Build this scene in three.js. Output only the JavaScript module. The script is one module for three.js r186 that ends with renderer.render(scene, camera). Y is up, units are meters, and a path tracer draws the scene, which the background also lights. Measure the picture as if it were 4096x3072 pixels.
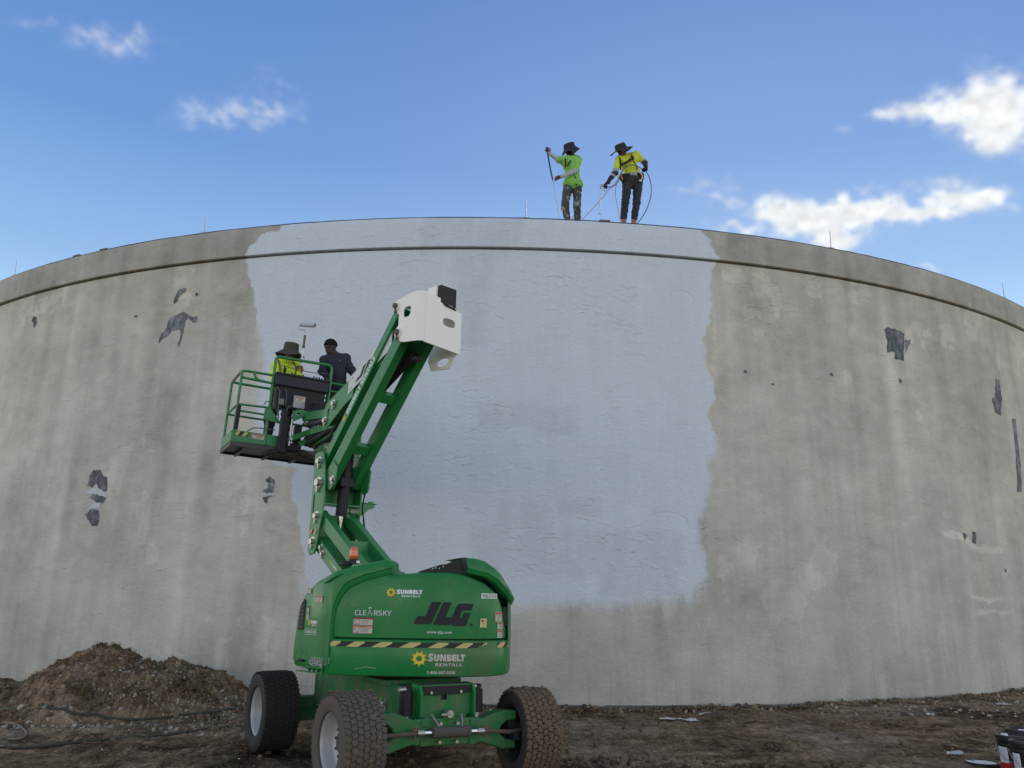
import * as THREE from 'three';
import { mergeGeometries, toCreasedNormals } from 'three/addons/utils/BufferGeometryUtils.js';
import { RoundedBoxGeometry } from 'three/addons/geometries/RoundedBoxGeometry.js';

// ------------------------------------------------------------------ camera, sky, sun, exposure
const PITCH = 0.265, ROLL = 0.015, FOCAL = 800, EYE = 1.65;       // focal length in pixels of a 1024 x 768 picture
const scene = new THREE.Scene();
const camera = new THREE.PerspectiveCamera(2 * Math.atan(384 / FOCAL) * 180 / Math.PI, 1024 / 768, 0.1, 3000);
camera.position.set(0, EYE, 0);
camera.rotation.order = 'YXZ';
camera.rotation.set(PITCH, 0, ROLL);
const renderer = new THREE.WebGLRenderer({ antialias: true });
renderer.setSize(1024, 768);
renderer.toneMapping = THREE.LinearToneMapping;
renderer.toneMappingExposure = 1.2;
renderer.shadowMap.enabled = true;

const DEG = Math.PI / 180;
function mulberry(a) { return () => { a |= 0; a = a + 0x6D2B79F5 | 0; let t = Math.imul(a ^ a >>> 15, 1 | a); t = t + Math.imul(t ^ t >>> 7, 61 | t) ^ t; return ((t ^ t >>> 14) >>> 0) / 4294967296; }; }
const rnd = mulberry(7);
const clamp = (x, a = 0, b = 1) => Math.min(b, Math.max(a, x)), lerp = (a, b, t) => a + (b - a) * t;
const sstep = (a, b, x) => { const t = clamp((x - a) / (b - a)); return t * t * (3 - 2 * t); };
function hash2(x, y) { let h = Math.imul(x, 374761393) + Math.imul(y, 668265263) | 0; h = Math.imul(h ^ h >>> 13, 1274126177); return ((h ^ h >>> 16) >>> 0) / 4294967296; }
function vnoise(x, y) { const xi = Math.floor(x), yi = Math.floor(y); let u = x - xi, v = y - yi; u = u * u * (3 - 2 * u); v = v * v * (3 - 2 * v);
  const a = hash2(xi, yi), b = hash2(xi + 1, yi), c = hash2(xi, yi + 1), d = hash2(xi + 1, yi + 1); return a + (b - a) * u + (c - a) * v + (a - b - c + d) * u * v; }
function fbm(x, y, o = 4) { let s = 0, a = 0.5, n = 0; for (let i = 0; i < o; i++) { s += a * vnoise(x, y); n += a; a *= 0.5; x = x * 2.03 + 17.3; y = y * 2.03 - 9.1; } return s / n; }

const SUN_AZ = 16 * DEG, SUN_EL = 27 * DEG;
const sunDir = new THREE.Vector3(Math.sin(SUN_AZ) * Math.cos(SUN_EL), Math.sin(SUN_EL), -Math.cos(SUN_AZ) * Math.cos(SUN_EL));
const sun = new THREE.DirectionalLight(new THREE.Color().setRGB(1, 0.93, 0.82), 4.6);
sun.position.copy(sunDir).multiplyScalar(80).add(new THREE.Vector3(0, 0, -20));
sun.target.position.set(0, 0, -20);
sun.castShadow = true;
Object.assign(sun.shadow.camera, { left: -45, right: 45, top: 45, bottom: -45, near: 1, far: 200 });
sun.shadow.mapSize.set(2048, 2048);
scene.add(sun, sun.target);

// sky: clear blue air paling toward an unseen horizon brightened to light the wall, thin wisps and small cumulus (azimuth, elevation, half widths, slope, density)
const CLOUDS = [[34.66,29.78,1.93,1.77,-0.29,1.2],[33.09,30.01,2.47,1.23,-0.28,1.2],[33.83,28.31,1.86,1.05,-0.27,1.1],[30.56,30.45,2.31,0.68,-0.25,1.0],[28.21,30.79,1.59,0.45,-0.23,0.8],[25.04,30.83,1.01,0.29,-0.2,0.5],[19.86,26.15,2.21,0.82,-0.14,1.1],[22.12,25.18,2.91,1.2,-0.15,1.2],[25.55,25.41,3.79,0.79,-0.18,1.2],[29.24,24.73,2.97,0.54,-0.21,1.1],[31.82,24.92,2.27,0.85,-0.23,1.1],[33.19,24.82,1.03,0.74,-0.24,1.1],[23.15,23.93,1.77,0.87,-0.15,1.1],[17.03,25.58,2.04,0.45,-0.11,0.8],[34.6,23.98,0.63,0.54,-0.24,0.6],[26.48,26.75,0.75,0.31,-0.19,0.6],[29.03,26.36,0.82,0.26,-0.21,0.45],[15.11,28.59,1.75,0.66,-0.11,0.5],[13.81,28.04,1.76,0.45,-0.1,0.55],[16.29,27.35,1.71,0.5,-0.11,0.65],[16.99,28.5,0.86,0.33,-0.12,0.4],[20.09,35.43,0.99,0.5,-0.16,0.2],[22.61,35.1,0.36,0.59,-0.18,0.2],[28.81,21.34,0.7,0.19,-0.17,0.7],[-35.55,33.37,1.62,0.3,0.33,0.42],[-32.12,33.76,1.74,0.77,0.3,0.62],[-29.93,34.13,1.51,0.87,0.27,0.6],[-28.85,33.96,0.76,0.66,0.27,0.5],[-27.17,34.86,1.59,0.44,0.25,0.3],[-23.83,31.23,2.19,0.81,0.2,0.62],[-22.22,31.76,2.82,0.91,0.18,0.62],[-19.61,32.04,2.32,0.83,0.16,0.66],[-22.85,32.22,1.56,0.52,0.2,0.46],[-20.22,34.0,1.98,0.8,0.17,0.38],[-18.66,33.88,1.41,0.43,0.16,0.38],[-17.73,32.15,1.06,0.54,0.15,0.45]];
{
  const W = 2048, H = 1024, data = new Float32Array(W * H * 4);
  const stops = [[0, 2.9, 2.62, 2.22], [5, 2.35, 2.2, 1.95], [10, 1.45, 1.48, 1.44], [14, 0.80, 0.94, 1.06], [17.5, 0.36, 0.555, 0.83], [21, 0.255, 0.435, 0.715], [30, 0.138, 0.275, 0.58], [41, 0.090, 0.203, 0.485], [60, 0.068, 0.16, 0.40], [90, 0.058, 0.135, 0.34]];  // lowest stops lie out of view, raised to light the wall
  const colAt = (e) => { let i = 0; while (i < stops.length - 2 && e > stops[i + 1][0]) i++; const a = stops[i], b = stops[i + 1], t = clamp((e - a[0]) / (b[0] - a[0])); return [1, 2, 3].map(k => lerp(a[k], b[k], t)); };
  for (let j = 0; j < H; j++) {
    const el = ((j + 0.5) / H - 0.5) * Math.PI, e = el / DEG;
    for (let i = 0; i < W; i++) {
      const th = ((i + 0.5) / W - 0.5) * 2 * Math.PI, cx = Math.cos(th) * Math.cos(el), cy = Math.sin(el), cz = Math.sin(th) * Math.cos(el);
      let c = colAt(Math.max(e, 0));
      if (e < 0) c = [0.12, 0.115, 0.10];
      else {
        const sd = clamp(cx * sunDir.x + cy * sunDir.y + cz * sunDir.z), g = 0.07 * Math.pow(sd, 12);
        c = [c[0] + g, c[1] + g * 0.95, c[2] + g * 0.85];
        let az = Math.atan2(cx, -cz) / DEG, dens = 0;
        if (Math.abs(az) < 44 && e > 14 && e < 46) {
          const wx = (fbm(az * 0.9 + 5, e * 1.1, 3) - 0.5) * 2.2, wy = (fbm(az * 0.9 + 31, e * 1.1 + 7, 3) - 0.5) * 1.5;
          let f = 0;
          for (const [a, b, ra, re, sl, s] of CLOUDS) {
            const dx = az + wx - a, dy = e + wy - b - sl * (az - a); const q = (dx / ra) ** 2 + (dy / re) ** 2;
            if (q < 5) f = Math.max(f, s * Math.exp(-q * 0.58));
          }
          if (f > 0.01) { const n = fbm(az * 1.5 + e * 0.5, e * 2.3 - az * 0.25, 5), n2 = fbm(az * 5 + 40, e * 7.5, 3), thick = sstep(0.55, 1.0, f), w = 0.45 * fbm(az * 2.2 + e * 3.4, e * 1.4 - az * 0.5 + 20, 4) + 0.55 * fbm(az * 1.1 + e * 0.9 + 8, e * 2.9 - az * 0.35, 5);
            const puff = sstep(0.16, 0.62, f * (0.62 + 1.25 * (n - 0.32) + 0.5 * (n2 - 0.5))), wisp = sstep(0.05, 0.85, f * (0.62 + 2.1 * (w - 0.42) + 0.5 * (n2 - 0.5))) * clamp(f * 1.25); dens = lerp(wisp * 0.62, puff, thick); }
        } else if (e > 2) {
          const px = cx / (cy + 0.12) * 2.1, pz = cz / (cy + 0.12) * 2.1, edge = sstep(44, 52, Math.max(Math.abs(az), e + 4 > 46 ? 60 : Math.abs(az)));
          const n = fbm(px + 100, pz + 60, 5); dens = sstep(0.485, 0.64, n) * edge * 0.95;  // added clouds outside the view, dense and bright to light the wall
        }
        const front = 1 + 0.95 * sstep(0.75, -0.5, cx * sunDir.x + cy * sunDir.y + cz * sunDir.z), lit = (0.60 + 0.44 * fbm(az * 1.3 + 3, e * 2.0, 4)) * front;   // out-of-view clouds away from the sun brightened to light the wall
        c = [lerp(c[0], 0.90 * lit, dens), lerp(c[1], 0.93 * lit, dens), lerp(c[2], 0.95 * lit, dens)];
      }
      const o = (j * W + i) * 4; data[o] = c[0]; data[o + 1] = c[1]; data[o + 2] = c[2]; data[o + 3] = 1;
    }
  }
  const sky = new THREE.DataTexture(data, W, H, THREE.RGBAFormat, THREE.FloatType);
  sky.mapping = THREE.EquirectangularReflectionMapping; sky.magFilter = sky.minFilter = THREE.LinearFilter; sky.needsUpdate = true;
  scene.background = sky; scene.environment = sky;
}

// ------------------------------------------------------------------ helpers
const V = (x, y, z) => new THREE.Vector3(x, y, z);
// a pixel of the 1024 x 768 picture gives a direction; the depth (metres ahead) comes from what the thing stands on
function at(px, py, depth) {
  const du = px - 512, dv = py - 384, c = Math.cos(ROLL), s = Math.sin(ROLL), u = c * du + s * dv, v = -s * du + c * dv;
  const y = -v * Math.cos(PITCH) + FOCAL * Math.sin(PITCH), z = FOCAL * Math.cos(PITCH) + v * Math.sin(PITCH);
  return V(u / z * depth, EYE + y / z * depth, -depth);
}
const col = (r, g, b) => new THREE.Color().setRGB(r, g, b);
function std(rgb, rough = 0.8, metal = 0, extra = {}) { return new THREE.MeshPhysicalMaterial({ color: col(...rgb), roughness: rough, metalness: metal, specularIntensity: metal > 0.2 ? 1 : rough > 0.9 ? 0.15 : 0.5, ...extra }); }
const names = {};
function numbered(n) { names[n] = (names[n] ?? -1) + 1; return names[n] ? n + '_' + String(names[n]).padStart(3, '0') : n; }
function prep(g) { g = g.index ? g.toNonIndexed() : g; for (const k of Object.keys(g.attributes)) if (!['position', 'normal', 'uv'].includes(k)) g.deleteAttribute(k); if (!g.attributes.uv) g.setAttribute('uv', new THREE.BufferAttribute(new Float32Array(g.attributes.position.count * 2), 2)); if (!g.attributes.normal) g.computeVertexNormals(); g.morphAttributes = {}; return g; }
function merge(gs) { gs = [].concat(gs).flat(3); return gs.length === 1 ? gs[0] : mergeGeometries(gs.map(prep)); }
function mesh(name, gs, mat, parent, frame) {
  let g = merge(gs); if (frame) g.applyMatrix4(frame);
  const m = new THREE.Mesh(g, mat); m.name = name; m.castShadow = m.receiveShadow = true; if (parent) parent.add(m); return m;
}
function each(name, gs, mat, parent, frame) { return gs.flat(3).map(g => mesh(name, [g], mat, parent, frame)); }   // one part per piece
function tag(o, label, category, group, kind) { Object.assign(o.userData, { label }); if (category) o.userData.category = category; if (group) o.userData.group = group; if (kind) o.userData.kind = kind; return o; }
function thing(name, label, category, pos = V(0, 0, 0), group) { const g = new THREE.Group(); g.name = numbered(name); g.position.copy(pos); scene.add(g); return tag(g, label, category, group); }
function solo(name, gs, mat, label, category, group, kind) { const m = mesh(numbered(name), gs, mat, scene); return tag(m, label, category, group, kind); }
function xf(g, x = 0, y = 0, z = 0, rx = 0, ry = 0, rz = 0) { g.applyMatrix4(new THREE.Matrix4().compose(V(x, y, z), new THREE.Quaternion().setFromEuler(new THREE.Euler(rx, ry, rz)), V(1, 1, 1))); return g; }
function box(w, h, d, x = 0, y = 0, z = 0, r = 0.006, rx = 0, ry = 0, rz = 0) { return xf(r ? new RoundedBoxGeometry(w, h, d, 1, Math.min(r, w * 0.4, h * 0.4, d * 0.4)) : new THREE.BoxGeometry(w, h, d), x, y, z, rx, ry, rz); }
function basis(dir, up) { const z = dir.clone().normalize(); let x = new THREE.Vector3().crossVectors(up, z); if (x.length() < 1e-4) x = V(1, 0, 0); x.normalize(); const y = new THREE.Vector3().crossVectors(z, x); return new THREE.Matrix4().makeBasis(x, y, z); }
function beam(a, b, w, h, r = 0.008, up = V(0, 1, 0)) { const d = b.clone().sub(a), g = new RoundedBoxGeometry(w, h, d.length(), 1, Math.min(r, w * 0.4, h * 0.4)); const m = basis(d, up); m.setPosition(a.clone().add(b).multiplyScalar(0.5)); g.applyMatrix4(m); return g; }
function rod(a, b, r0, r1 = r0, seg = 12) { const d = b.clone().sub(a), g = new THREE.CylinderGeometry(r1, r0, d.length(), seg); g.rotateX(Math.PI / 2); const m = basis(d, Math.abs(d.y) > d.length() * 0.99 ? V(1, 0, 0) : V(0, 1, 0)); m.setPosition(a.clone().add(b).multiplyScalar(0.5)); g.applyMatrix4(m); return g; }
function tube(pts, r, n = 6, closed = false, rs = 8, tension = 0.5) { return new THREE.TubeGeometry(new THREE.CatmullRomCurve3(pts, closed, 'catmullrom', tension), Math.max(4, pts.length * n), r, rs, closed); }
// pipe with straight runs and rounded bends
function pipe(pts, r, bend = 0.08, rs = 10) {
  const path = new THREE.CurvePath(); let prev = pts[0];
  for (let i = 1; i < pts.length - 1; i++) {
    const p = pts[i], a = pts[i - 1].clone().sub(p), b = pts[i + 1].clone().sub(p), k = Math.min(bend, a.length() * 0.45, b.length() * 0.45);
    const s = p.clone().add(a.setLength(k)), e = p.clone().add(b.setLength(k));
    path.add(new THREE.LineCurve3(prev, s)); path.add(new THREE.QuadraticBezierCurve3(s, p, e)); prev = e;
  }
  path.add(new THREE.LineCurve3(prev, pts[pts.length - 1]));
  const all = []; path.curves.forEach((c, i) => { const n = c.isLineCurve3 ? 1 : 5; for (let k = i ? 1 : 0; k <= n; k++) all.push(c.getPoint(k / n)); });
  return sweep(all, r, rs);
}
function sweep(pts, r, rs = 8) {
  const pos = [], nor = [], uv = [], idx = []; let up = V(0.13, 1, 0.21).normalize(), L = 0;
  for (let i = 0; i < pts.length; i++) {
    const t = pts[Math.min(i + 1, pts.length - 1)].clone().sub(pts[Math.max(i - 1, 0)]).normalize();
    let s = new THREE.Vector3().crossVectors(t, up); if (s.length() < 1e-3) s = V(1, 0, 0); s.normalize(); up = new THREE.Vector3().crossVectors(s, t).normalize();
    if (i) L += pts[i].distanceTo(pts[i - 1]); const rr = typeof r === 'function' ? r(i / (pts.length - 1)) : r;
    for (let k = 0; k <= rs; k++) { const a = k / rs * 2 * Math.PI, n = s.clone().multiplyScalar(Math.cos(a)).addScaledVector(up, Math.sin(a)); nor.push(n.x, n.y, n.z); pos.push(pts[i].x + n.x * rr, pts[i].y + n.y * rr, pts[i].z + n.z * rr); uv.push(k / rs, L); }
  }
  for (let i = 0; i < pts.length - 1; i++) for (let k = 0; k < rs; k++) { const a = i * (rs + 1) + k, b = a + rs + 1; idx.push(a, b, a + 1, b, b + 1, a + 1); }
  for (const [e, sgn] of [[0, -1], [pts.length - 1, 1]]) { const c = pos.length / 3; pos.push(...pts[e].toArray()); const t = pts[e].clone().sub(pts[e ? e - 1 : 1]).normalize(); nor.push(t.x, t.y, t.z); uv.push(0.5, 0); for (let k = 0; k < rs; k++) { const a = e * (rs + 1) + k; sgn > 0 ? idx.push(a + 1, a, c) : idx.push(a, a + 1, c); } }
  const g = new THREE.BufferGeometry(); g.setAttribute('position', new THREE.Float32BufferAttribute(pos, 3)); g.setAttribute('normal', new THREE.Float32BufferAttribute(nor, 3)); g.setAttribute('uv', new THREE.Float32BufferAttribute(uv, 2)); g.setIndex(idx); return g;
}
function shapeOf(pts, holes = []) { const s = new THREE.Shape(pts.map(p => new THREE.Vector2(p[0], p[1]))); for (const h of holes) s.holes.push(new THREE.Path(h.map(p => new THREE.Vector2(p[0], p[1])))); return s; }
function oval(cx, cy, rx, ry, n = 20, pw = 2) { return [...Array(n)].map((_, i) => { const a = i / n * 2 * Math.PI, c = Math.cos(a), s = Math.sin(a); return [cx + rx * Math.sign(c) * Math.abs(c) ** (2 / pw), cy + ry * Math.sign(s) * Math.abs(s) ** (2 / pw)]; }); }
// plate in the (forward, height) plane of the boom, thickness along x
function sidePlate(pts, x, t, holes = [], bevel = 0.004) { const g = new THREE.ExtrudeGeometry(shapeOf(pts, holes), { depth: t - 2 * bevel, bevelEnabled: bevel > 0, bevelSize: bevel, bevelThickness: bevel, bevelSegments: 1, curveSegments: 6 }); g.translate(0, 0, -(t - 2 * bevel) / 2); g.rotateY(Math.PI / 2); g.translate(x, 0, 0); return g; }   // shape x -> -z (forward), y -> y
function flatPlate(pts, t, holes = [], bevel = 0.004) { const g = new THREE.ExtrudeGeometry(shapeOf(pts, holes), { depth: t - 2 * bevel, bevelEnabled: bevel > 0, bevelSize: bevel, bevelThickness: bevel, bevelSegments: 1, curveSegments: 6 }); g.translate(0, 0, -(t - 2 * bevel) / 2); return g; }
function grid(nu, nv, f, flip = false) {
  const pos = [], uv = [], idx = [];
  for (let j = 0; j <= nv; j++) for (let i = 0; i <= nu; i++) { const p = f(i / nu, j / nv); pos.push(p.x, p.y, p.z); uv.push(p.u ?? i / nu, p.v ?? j / nv); }
  for (let j = 0; j < nv; j++) for (let i = 0; i < nu; i++) { const a = j * (nu + 1) + i, b = a + nu + 1; flip ? idx.push(a, b, a + 1, b, b + 1, a + 1) : idx.push(a, a + 1, b, b, a + 1, b + 1); }
  const g = new THREE.BufferGeometry(); g.setAttribute('position', new THREE.Float32BufferAttribute(pos, 3)); g.setAttribute('uv', new THREE.Float32BufferAttribute(uv, 2)); g.setIndex(idx); g.computeVertexNormals(); return g;
}
function lathe(pts, seg = 32) { return new THREE.LatheGeometry(pts.map(p => new THREE.Vector2(p[0], p[1])), seg); }
function dataTex(W, H, f, srgb, wrap = THREE.RepeatWrapping) {   // f(i, j, out) fills 0..1 values; colours are given linear
  const d = new Uint8Array(W * H * 4), o = [0, 0, 0, 1];
  const enc = srgb ? (x) => { x = clamp(x); return 255 * (x <= 0.0031308 ? x * 12.92 : 1.055 * Math.pow(x, 1 / 2.4) - 0.055); } : (x) => 255 * clamp(x);
  for (let j = 0; j < H; j++) for (let i = 0; i < W; i++) { o[3] = 1; f(i, j, o); const k = (j * W + i) * 4; d[k] = enc(o[0]); d[k + 1] = enc(o[1]); d[k + 2] = enc(o[2]); d[k + 3] = 255 * clamp(o[3]); }
  const t = new THREE.DataTexture(d, W, H, THREE.RGBAFormat); t.wrapS = t.wrapT = wrap; t.magFilter = THREE.LinearFilter; t.minFilter = THREE.LinearMipmapLinearFilter; t.generateMipmaps = true; if (srgb) t.colorSpace = THREE.SRGBColorSpace; t.needsUpdate = true; return t;
}
function sdPoly(pts, x, y) { let d = 1e9, ins = false; for (let i = 0, j = pts.length - 1; i < pts.length; j = i++) { const [xi, yi] = pts[i], [xj, yj] = pts[j]; const ex = xj - xi, ey = yj - yi, wx = x - xi, wy = y - yi, t = clamp((wx * ex + wy * ey) / (ex * ex + ey * ey || 1e-9)); const bx = wx - ex * t, by = wy - ey * t; d = Math.min(d, bx * bx + by * by); if ((yi > y) !== (yj > y) && x < (xj - xi) * (y - yi) / (yj - yi) + xi) ins = !ins; } return (ins ? -1 : 1) * Math.sqrt(d); }
// ------------------------------------------------------------------ the tank
const TX = -0.308, TZ = 34.579, TR = 20.735, BAND_R = 20.80, TOP = 8.65, LEDGE = 8.05;
const S0 = -15, S1 = 16;     // metres of wall (arc length) that the detailed coat covers
const tankP = (s, y, R = TR) => { const a = s / 20.775; return V(TX + R * Math.sin(a), y, -TZ + R * Math.cos(a)); };
const PAINT = [[-4.16,8.95],[-4.217,8.648],[-4.282,8.516],[-4.561,8.461],[-4.749,8.36],[-4.884,8.225],[-4.949,8.085],[-4.952,7.939],[-4.863,7.593],[-4.79,7.377],[-4.662,7.103],[-4.591,6.631],[-4.479,6.303],[-4.379,5.8],[-4.416,5.269],[-4.434,4.833],[-4.314,4.4],[-4.11,4.099],[-3.958,3.929],[-3.512,3.865],[-3.595,3.635],[-3.548,3.308],[-3.435,3.211],[-3.368,2.747],[-3.249,2.355],[-3.244,1.815],[-2.902,1.667],[-2.014,1.605],[-0.454,1.605],[0.278,1.601],[1.089,1.59],[1.869,1.586],[2.664,1.635],[3.486,1.745],[3.733,2.149],[3.693,2.539],[3.658,3.014],[3.782,3.422],[3.907,3.797],[3.843,4.085],[4.003,4.26],[4.056,4.559],[3.906,4.937],[4.079,5.295],[4.035,5.644],[3.916,5.992],[3.981,6.176],[3.901,6.396],[4.053,6.82],[4.127,7.671],[4.245,8.066],[4.147,8.201],[4.146,8.366],[4.05,8.551],[3.913,8.673],[3.898,8.95]];
const DARK = [[[-6.51,7.226],[-6.503,7.309],[-6.48,7.406],[-6.435,7.485],[-6.348,7.526],[-6.255,7.526],[-6.235,7.471],[-6.314,7.422],[-6.396,7.347],[-6.438,7.252],[-6.478,7.216]],[[-6.739,6.395],[-6.763,6.494],[-6.716,6.604],[-6.63,6.662],[-6.596,6.806],[-6.554,6.9],[-6.433,6.971],[-6.238,7.028],[-6.136,6.959],[-6.037,6.901],[-5.929,6.901],[-5.893,6.775],[-5.983,6.776],[-6.041,6.804],[-6.108,6.891],[-6.164,6.847],[-6.19,6.703],[-6.199,6.51],[-6.216,6.382],[-6.251,6.295],[-6.295,6.373],[-6.257,6.482],[-6.257,6.66],[-6.368,6.66],[-6.479,6.657],[-6.574,6.542],[-6.678,6.487]],[[-10.688,7.386],[-10.629,7.486],[-10.508,7.467],[-10.458,7.331],[-10.519,7.203],[-10.579,7.314]],[[-8.011,3.661],[-7.994,3.869],[-7.924,3.958],[-7.754,3.976],[-7.644,3.854],[-7.544,3.811],[-7.5,3.552],[-7.58,3.529],[-7.733,3.612],[-7.803,3.705],[-7.865,3.668],[-7.889,3.617]],[[-7.942,3.451],[-7.833,3.512],[-7.512,3.438],[-7.553,3.304],[-7.693,3.328],[-7.807,3.383]],[[-7.975,3.106],[-7.839,3.205],[-7.633,3.199],[-7.595,2.921],[-7.742,2.898],[-7.849,3.002]],[[-4.089,3.658],[-4.031,3.729],[-3.935,3.68],[-3.917,3.583],[-4.005,3.608]],[[-4.017,3.596],[-3.929,3.547],[-3.925,3.451],[-4.053,3.433],[-4.148,3.477],[-4.036,3.524]],[[-4.124,3.369],[-3.918,3.379],[-4.017,3.344],[-4.023,3.272],[-4.083,3.273],[-4.107,3.333]],[[8.088,7.102],[8.183,7.172],[8.393,7.14],[8.629,7.089],[8.526,6.498],[8.269,6.482],[8.295,6.651],[8.075,6.591],[8.136,6.85]],[[8.63,6.939],[8.808,6.966],[8.681,6.798],[8.612,6.676]],[[8.331,6.108],[8.416,6.046],[8.335,5.982]],[[11.613,6.558],[11.753,6.541],[11.746,6.124],[11.597,5.713],[11.401,5.764],[11.323,6.043],[11.483,6.125]],[[12.077,5.72],[12.232,5.721],[12.178,5.168],[12.113,4.509],[11.992,4.066],[11.809,4.07],[11.912,4.414],[12.035,5.073]],[[9.945,3.125],[10.06,3.113],[10.011,2.892],[9.912,2.906]],[[9.65,3.092],[9.755,3.052],[9.673,2.931]]];
const WHITE = [[[-8.013,3.57],[-7.889,3.617],[-7.73,3.599],[-7.524,3.502],[-7.518,3.438],[-7.834,3.517],[-7.999,3.505]],[[-7.968,3.157],[-7.828,3.319],[-7.625,3.326],[-7.638,3.225],[-7.842,3.217]],[[-4.106,3.573],[-4.045,3.609],[-4.025,3.548],[-4.11,3.489]],[[-4.162,3.429],[-3.924,3.439],[-3.919,3.391],[-4.126,3.386]]];
const LIGHT = [[6.3,7.624,0.23,0.19],[6.847,7.904,0.09,0.11],[7.464,7.792,0.28,0.23],[6.087,7.287,0.12,0.08],[5.168,7.591,0.23,0.25],[4.555,7.81,0.22,0.13],[5.489,7.341,0.08,0.22],[9.12,7.147,0.3,0.24],[9.995,7.291,0.21,0.28],[10.9,7.653,0.19,0.34],[4.904,7.029,0.19,0.14],[7.223,6.908,0.08,0.15],[5.021,6.621,0.11,0.18],[6.989,6.023,0.08,0.21],[8.791,5.371,0.1,0.18],[-6.482,7.793,0.23,0.19],[-7.395,7.843,0.1,0.09],[-10.754,7.709,0.34,0.35],[-9.941,7.828,0.33,0.23],[-6.282,7.203,0.15,0.2],[-6.239,2.416,0.11,0.19]];
let wallMap, wallBump;
{
  const W = 2048, H = 640, HH = 8.75;
  const r2 = mulberry(21), cracks = [];
  // raised trowel ridges, blister outlines and small chips in the render, in metres along the wall
  const addLine = (pts, w, a) => cracks.push({ pts, w, a });
  const outline = (cx, cy, rx, ry, a0, a1, a) => addLine([...Array(14)].map((_, i) => { const t = lerp(a0, a1, i / 13); return [cx + rx * Math.cos(t) * (1 + 0.2 * vnoise(i * 0.8, cx)), cy + ry * Math.sin(t) * (1 + 0.3 * vnoise(i * 0.9, cy + 9))]; }), 0.016, a);
  outline(3.45, 4.62, 0.25, 0.13, 0.3, 3.4, -0.6); outline(3.05, 3.0, 0.34, 0.16, -0.2, 3.2, -0.6); outline(-0.2, 7.8, 0.3, 0.12, 0.2, 3, 1); outline(-1.5, 7.65, 0.4, 0.15, 0.5, 2.9, 1); outline(3.5, 7.2, 0.2, 0.14, 0.2, 2.9, -1);
  for (const [cx, cy, rx, ry, n] of [[-2.3, 7.4, 1.8, 0.5, 70], [1.0, 7.3, 1.4, 0.8, 130], [2.2, 6.8, 0.9, 1.0, 90], [-0.9, 6.0, 1.2, 0.7, 60], [-0.4, 5.2, 0.5, 0.9, 70], [2.2, 5.6, 0.6, 1.4, 50], [0.2, 3.6, 2.4, 1.2, 140], [1.2, 2.6, 2.2, 0.8, 120], [2.9, 2.4, 0.8, 0.9, 60], [-6.0, 7.6, 1.5, 0.5, 60], [5.2, 7.2, 1.0, 0.8, 90], [8.5, 5.5, 3, 1.5, 120], [-7.5, 5.2, 3, 1.6, 120], [6.5, 3, 3, 2, 90], [-6, 2.5, 3, 1.5, 90], [0, 8.35, 4, 0.2, 40]])
    for (let k = 0; k < n; k++) { let x = cx + (r2() + r2() - 1) * rx * 1.2, y = cy + (r2() + r2() - 1) * ry * 1.2; const pts = [[x, y]], m = 1 + Math.floor(r2() * r2() * 6), dir = (r2() - 0.5) * (r2() < 0.25 ? 3.1 : 0.9); for (let i = 0; i < m; i++) { x += (0.02 + r2() * 0.06) * Math.cos(dir); y += (r2() - 0.5) * 0.05 + 0.03 * Math.sin(dir); pts.push([x, y]); } addLine(pts, 0.006 + r2() * 0.011, (r2() < 0.6 ? 1 : -1) * (0.4 + r2() * 0.6)); }
  const ridge = new Float32Array(W * H);
  for (const c of cracks) {
    const xs = c.pts.map(p => p[0]), ys = c.pts.map(p => p[1]), pad = c.w * 3 + 0.02;
    const i0 = Math.floor((Math.min(...xs) - pad - S0) / (S1 - S0) * W), i1 = Math.ceil((Math.max(...xs) + pad - S0) / (S1 - S0) * W), j0 = Math.max(0, Math.floor((Math.min(...ys) - pad) / HH * H)), j1 = Math.min(H - 1, Math.ceil((Math.max(...ys) + pad) / HH * H));
    for (let j = j0; j <= j1; j++) for (let i = Math.max(0, i0); i <= Math.min(W - 1, i1); i++) {
      const x = lerp(S0, S1, (i + 0.5) / W), y = (j + 0.5) / H * HH; let d = 1e9;
      for (let k = 0; k < c.pts.length - 1; k++) { const [ax, ay] = c.pts[k], [bx, by] = c.pts[k + 1], ex = bx - ax, ey = by - ay, t = clamp(((x - ax) * ex + (y - ay) * ey) / (ex * ex + ey * ey + 1e-9)); d = Math.min(d, Math.hypot(x - ax - ex * t, y - ay - ey * t)); }
      const v = c.a * Math.exp(-((d / c.w) ** 2)); if (Math.abs(v) > Math.abs(ridge[j * W + i])) ridge[j * W + i] = v;
    }
  }
  // pale roller patches where a second coat is thinner, and pale old repairs in the bare concrete
  const thin = [[0.3, 4.85, 0.5, 0.16], [1.1, 4.75, 0.35, 0.2], [1.5, 3.25, 0.3, 0.10], [0.55, 3.0, 0.4, 0.25], [0.9, 2.62, 1.2, 0.16], [2.6, 2.55, 0.7, 0.22], [0.8, 2.25, 1.1, 0.14], [2.5, 2.1, 0.6, 0.25], [-0.5, 8.3, 0.9, 0.3], [-0.5, 7.2, 0.3, 1.0]];
  const paintSd = new Float32Array(W * H).fill(9);
  for (let j = 0; j < H; j += 2) for (let i = 0; i < W; i += 2) { const x = lerp(S0, S1, (i + 0.5) / W), y = (j + 0.5) / H * HH; const v = (x < -6.5 || x > 6) ? 9 : sdPoly(PAINT, x, y); paintSd[j * W + i] = paintSd[j * W + i + 1] = paintSd[(j + 1) * W + i] = paintSd[(j + 1) * W + i + 1] = v; }
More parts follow.
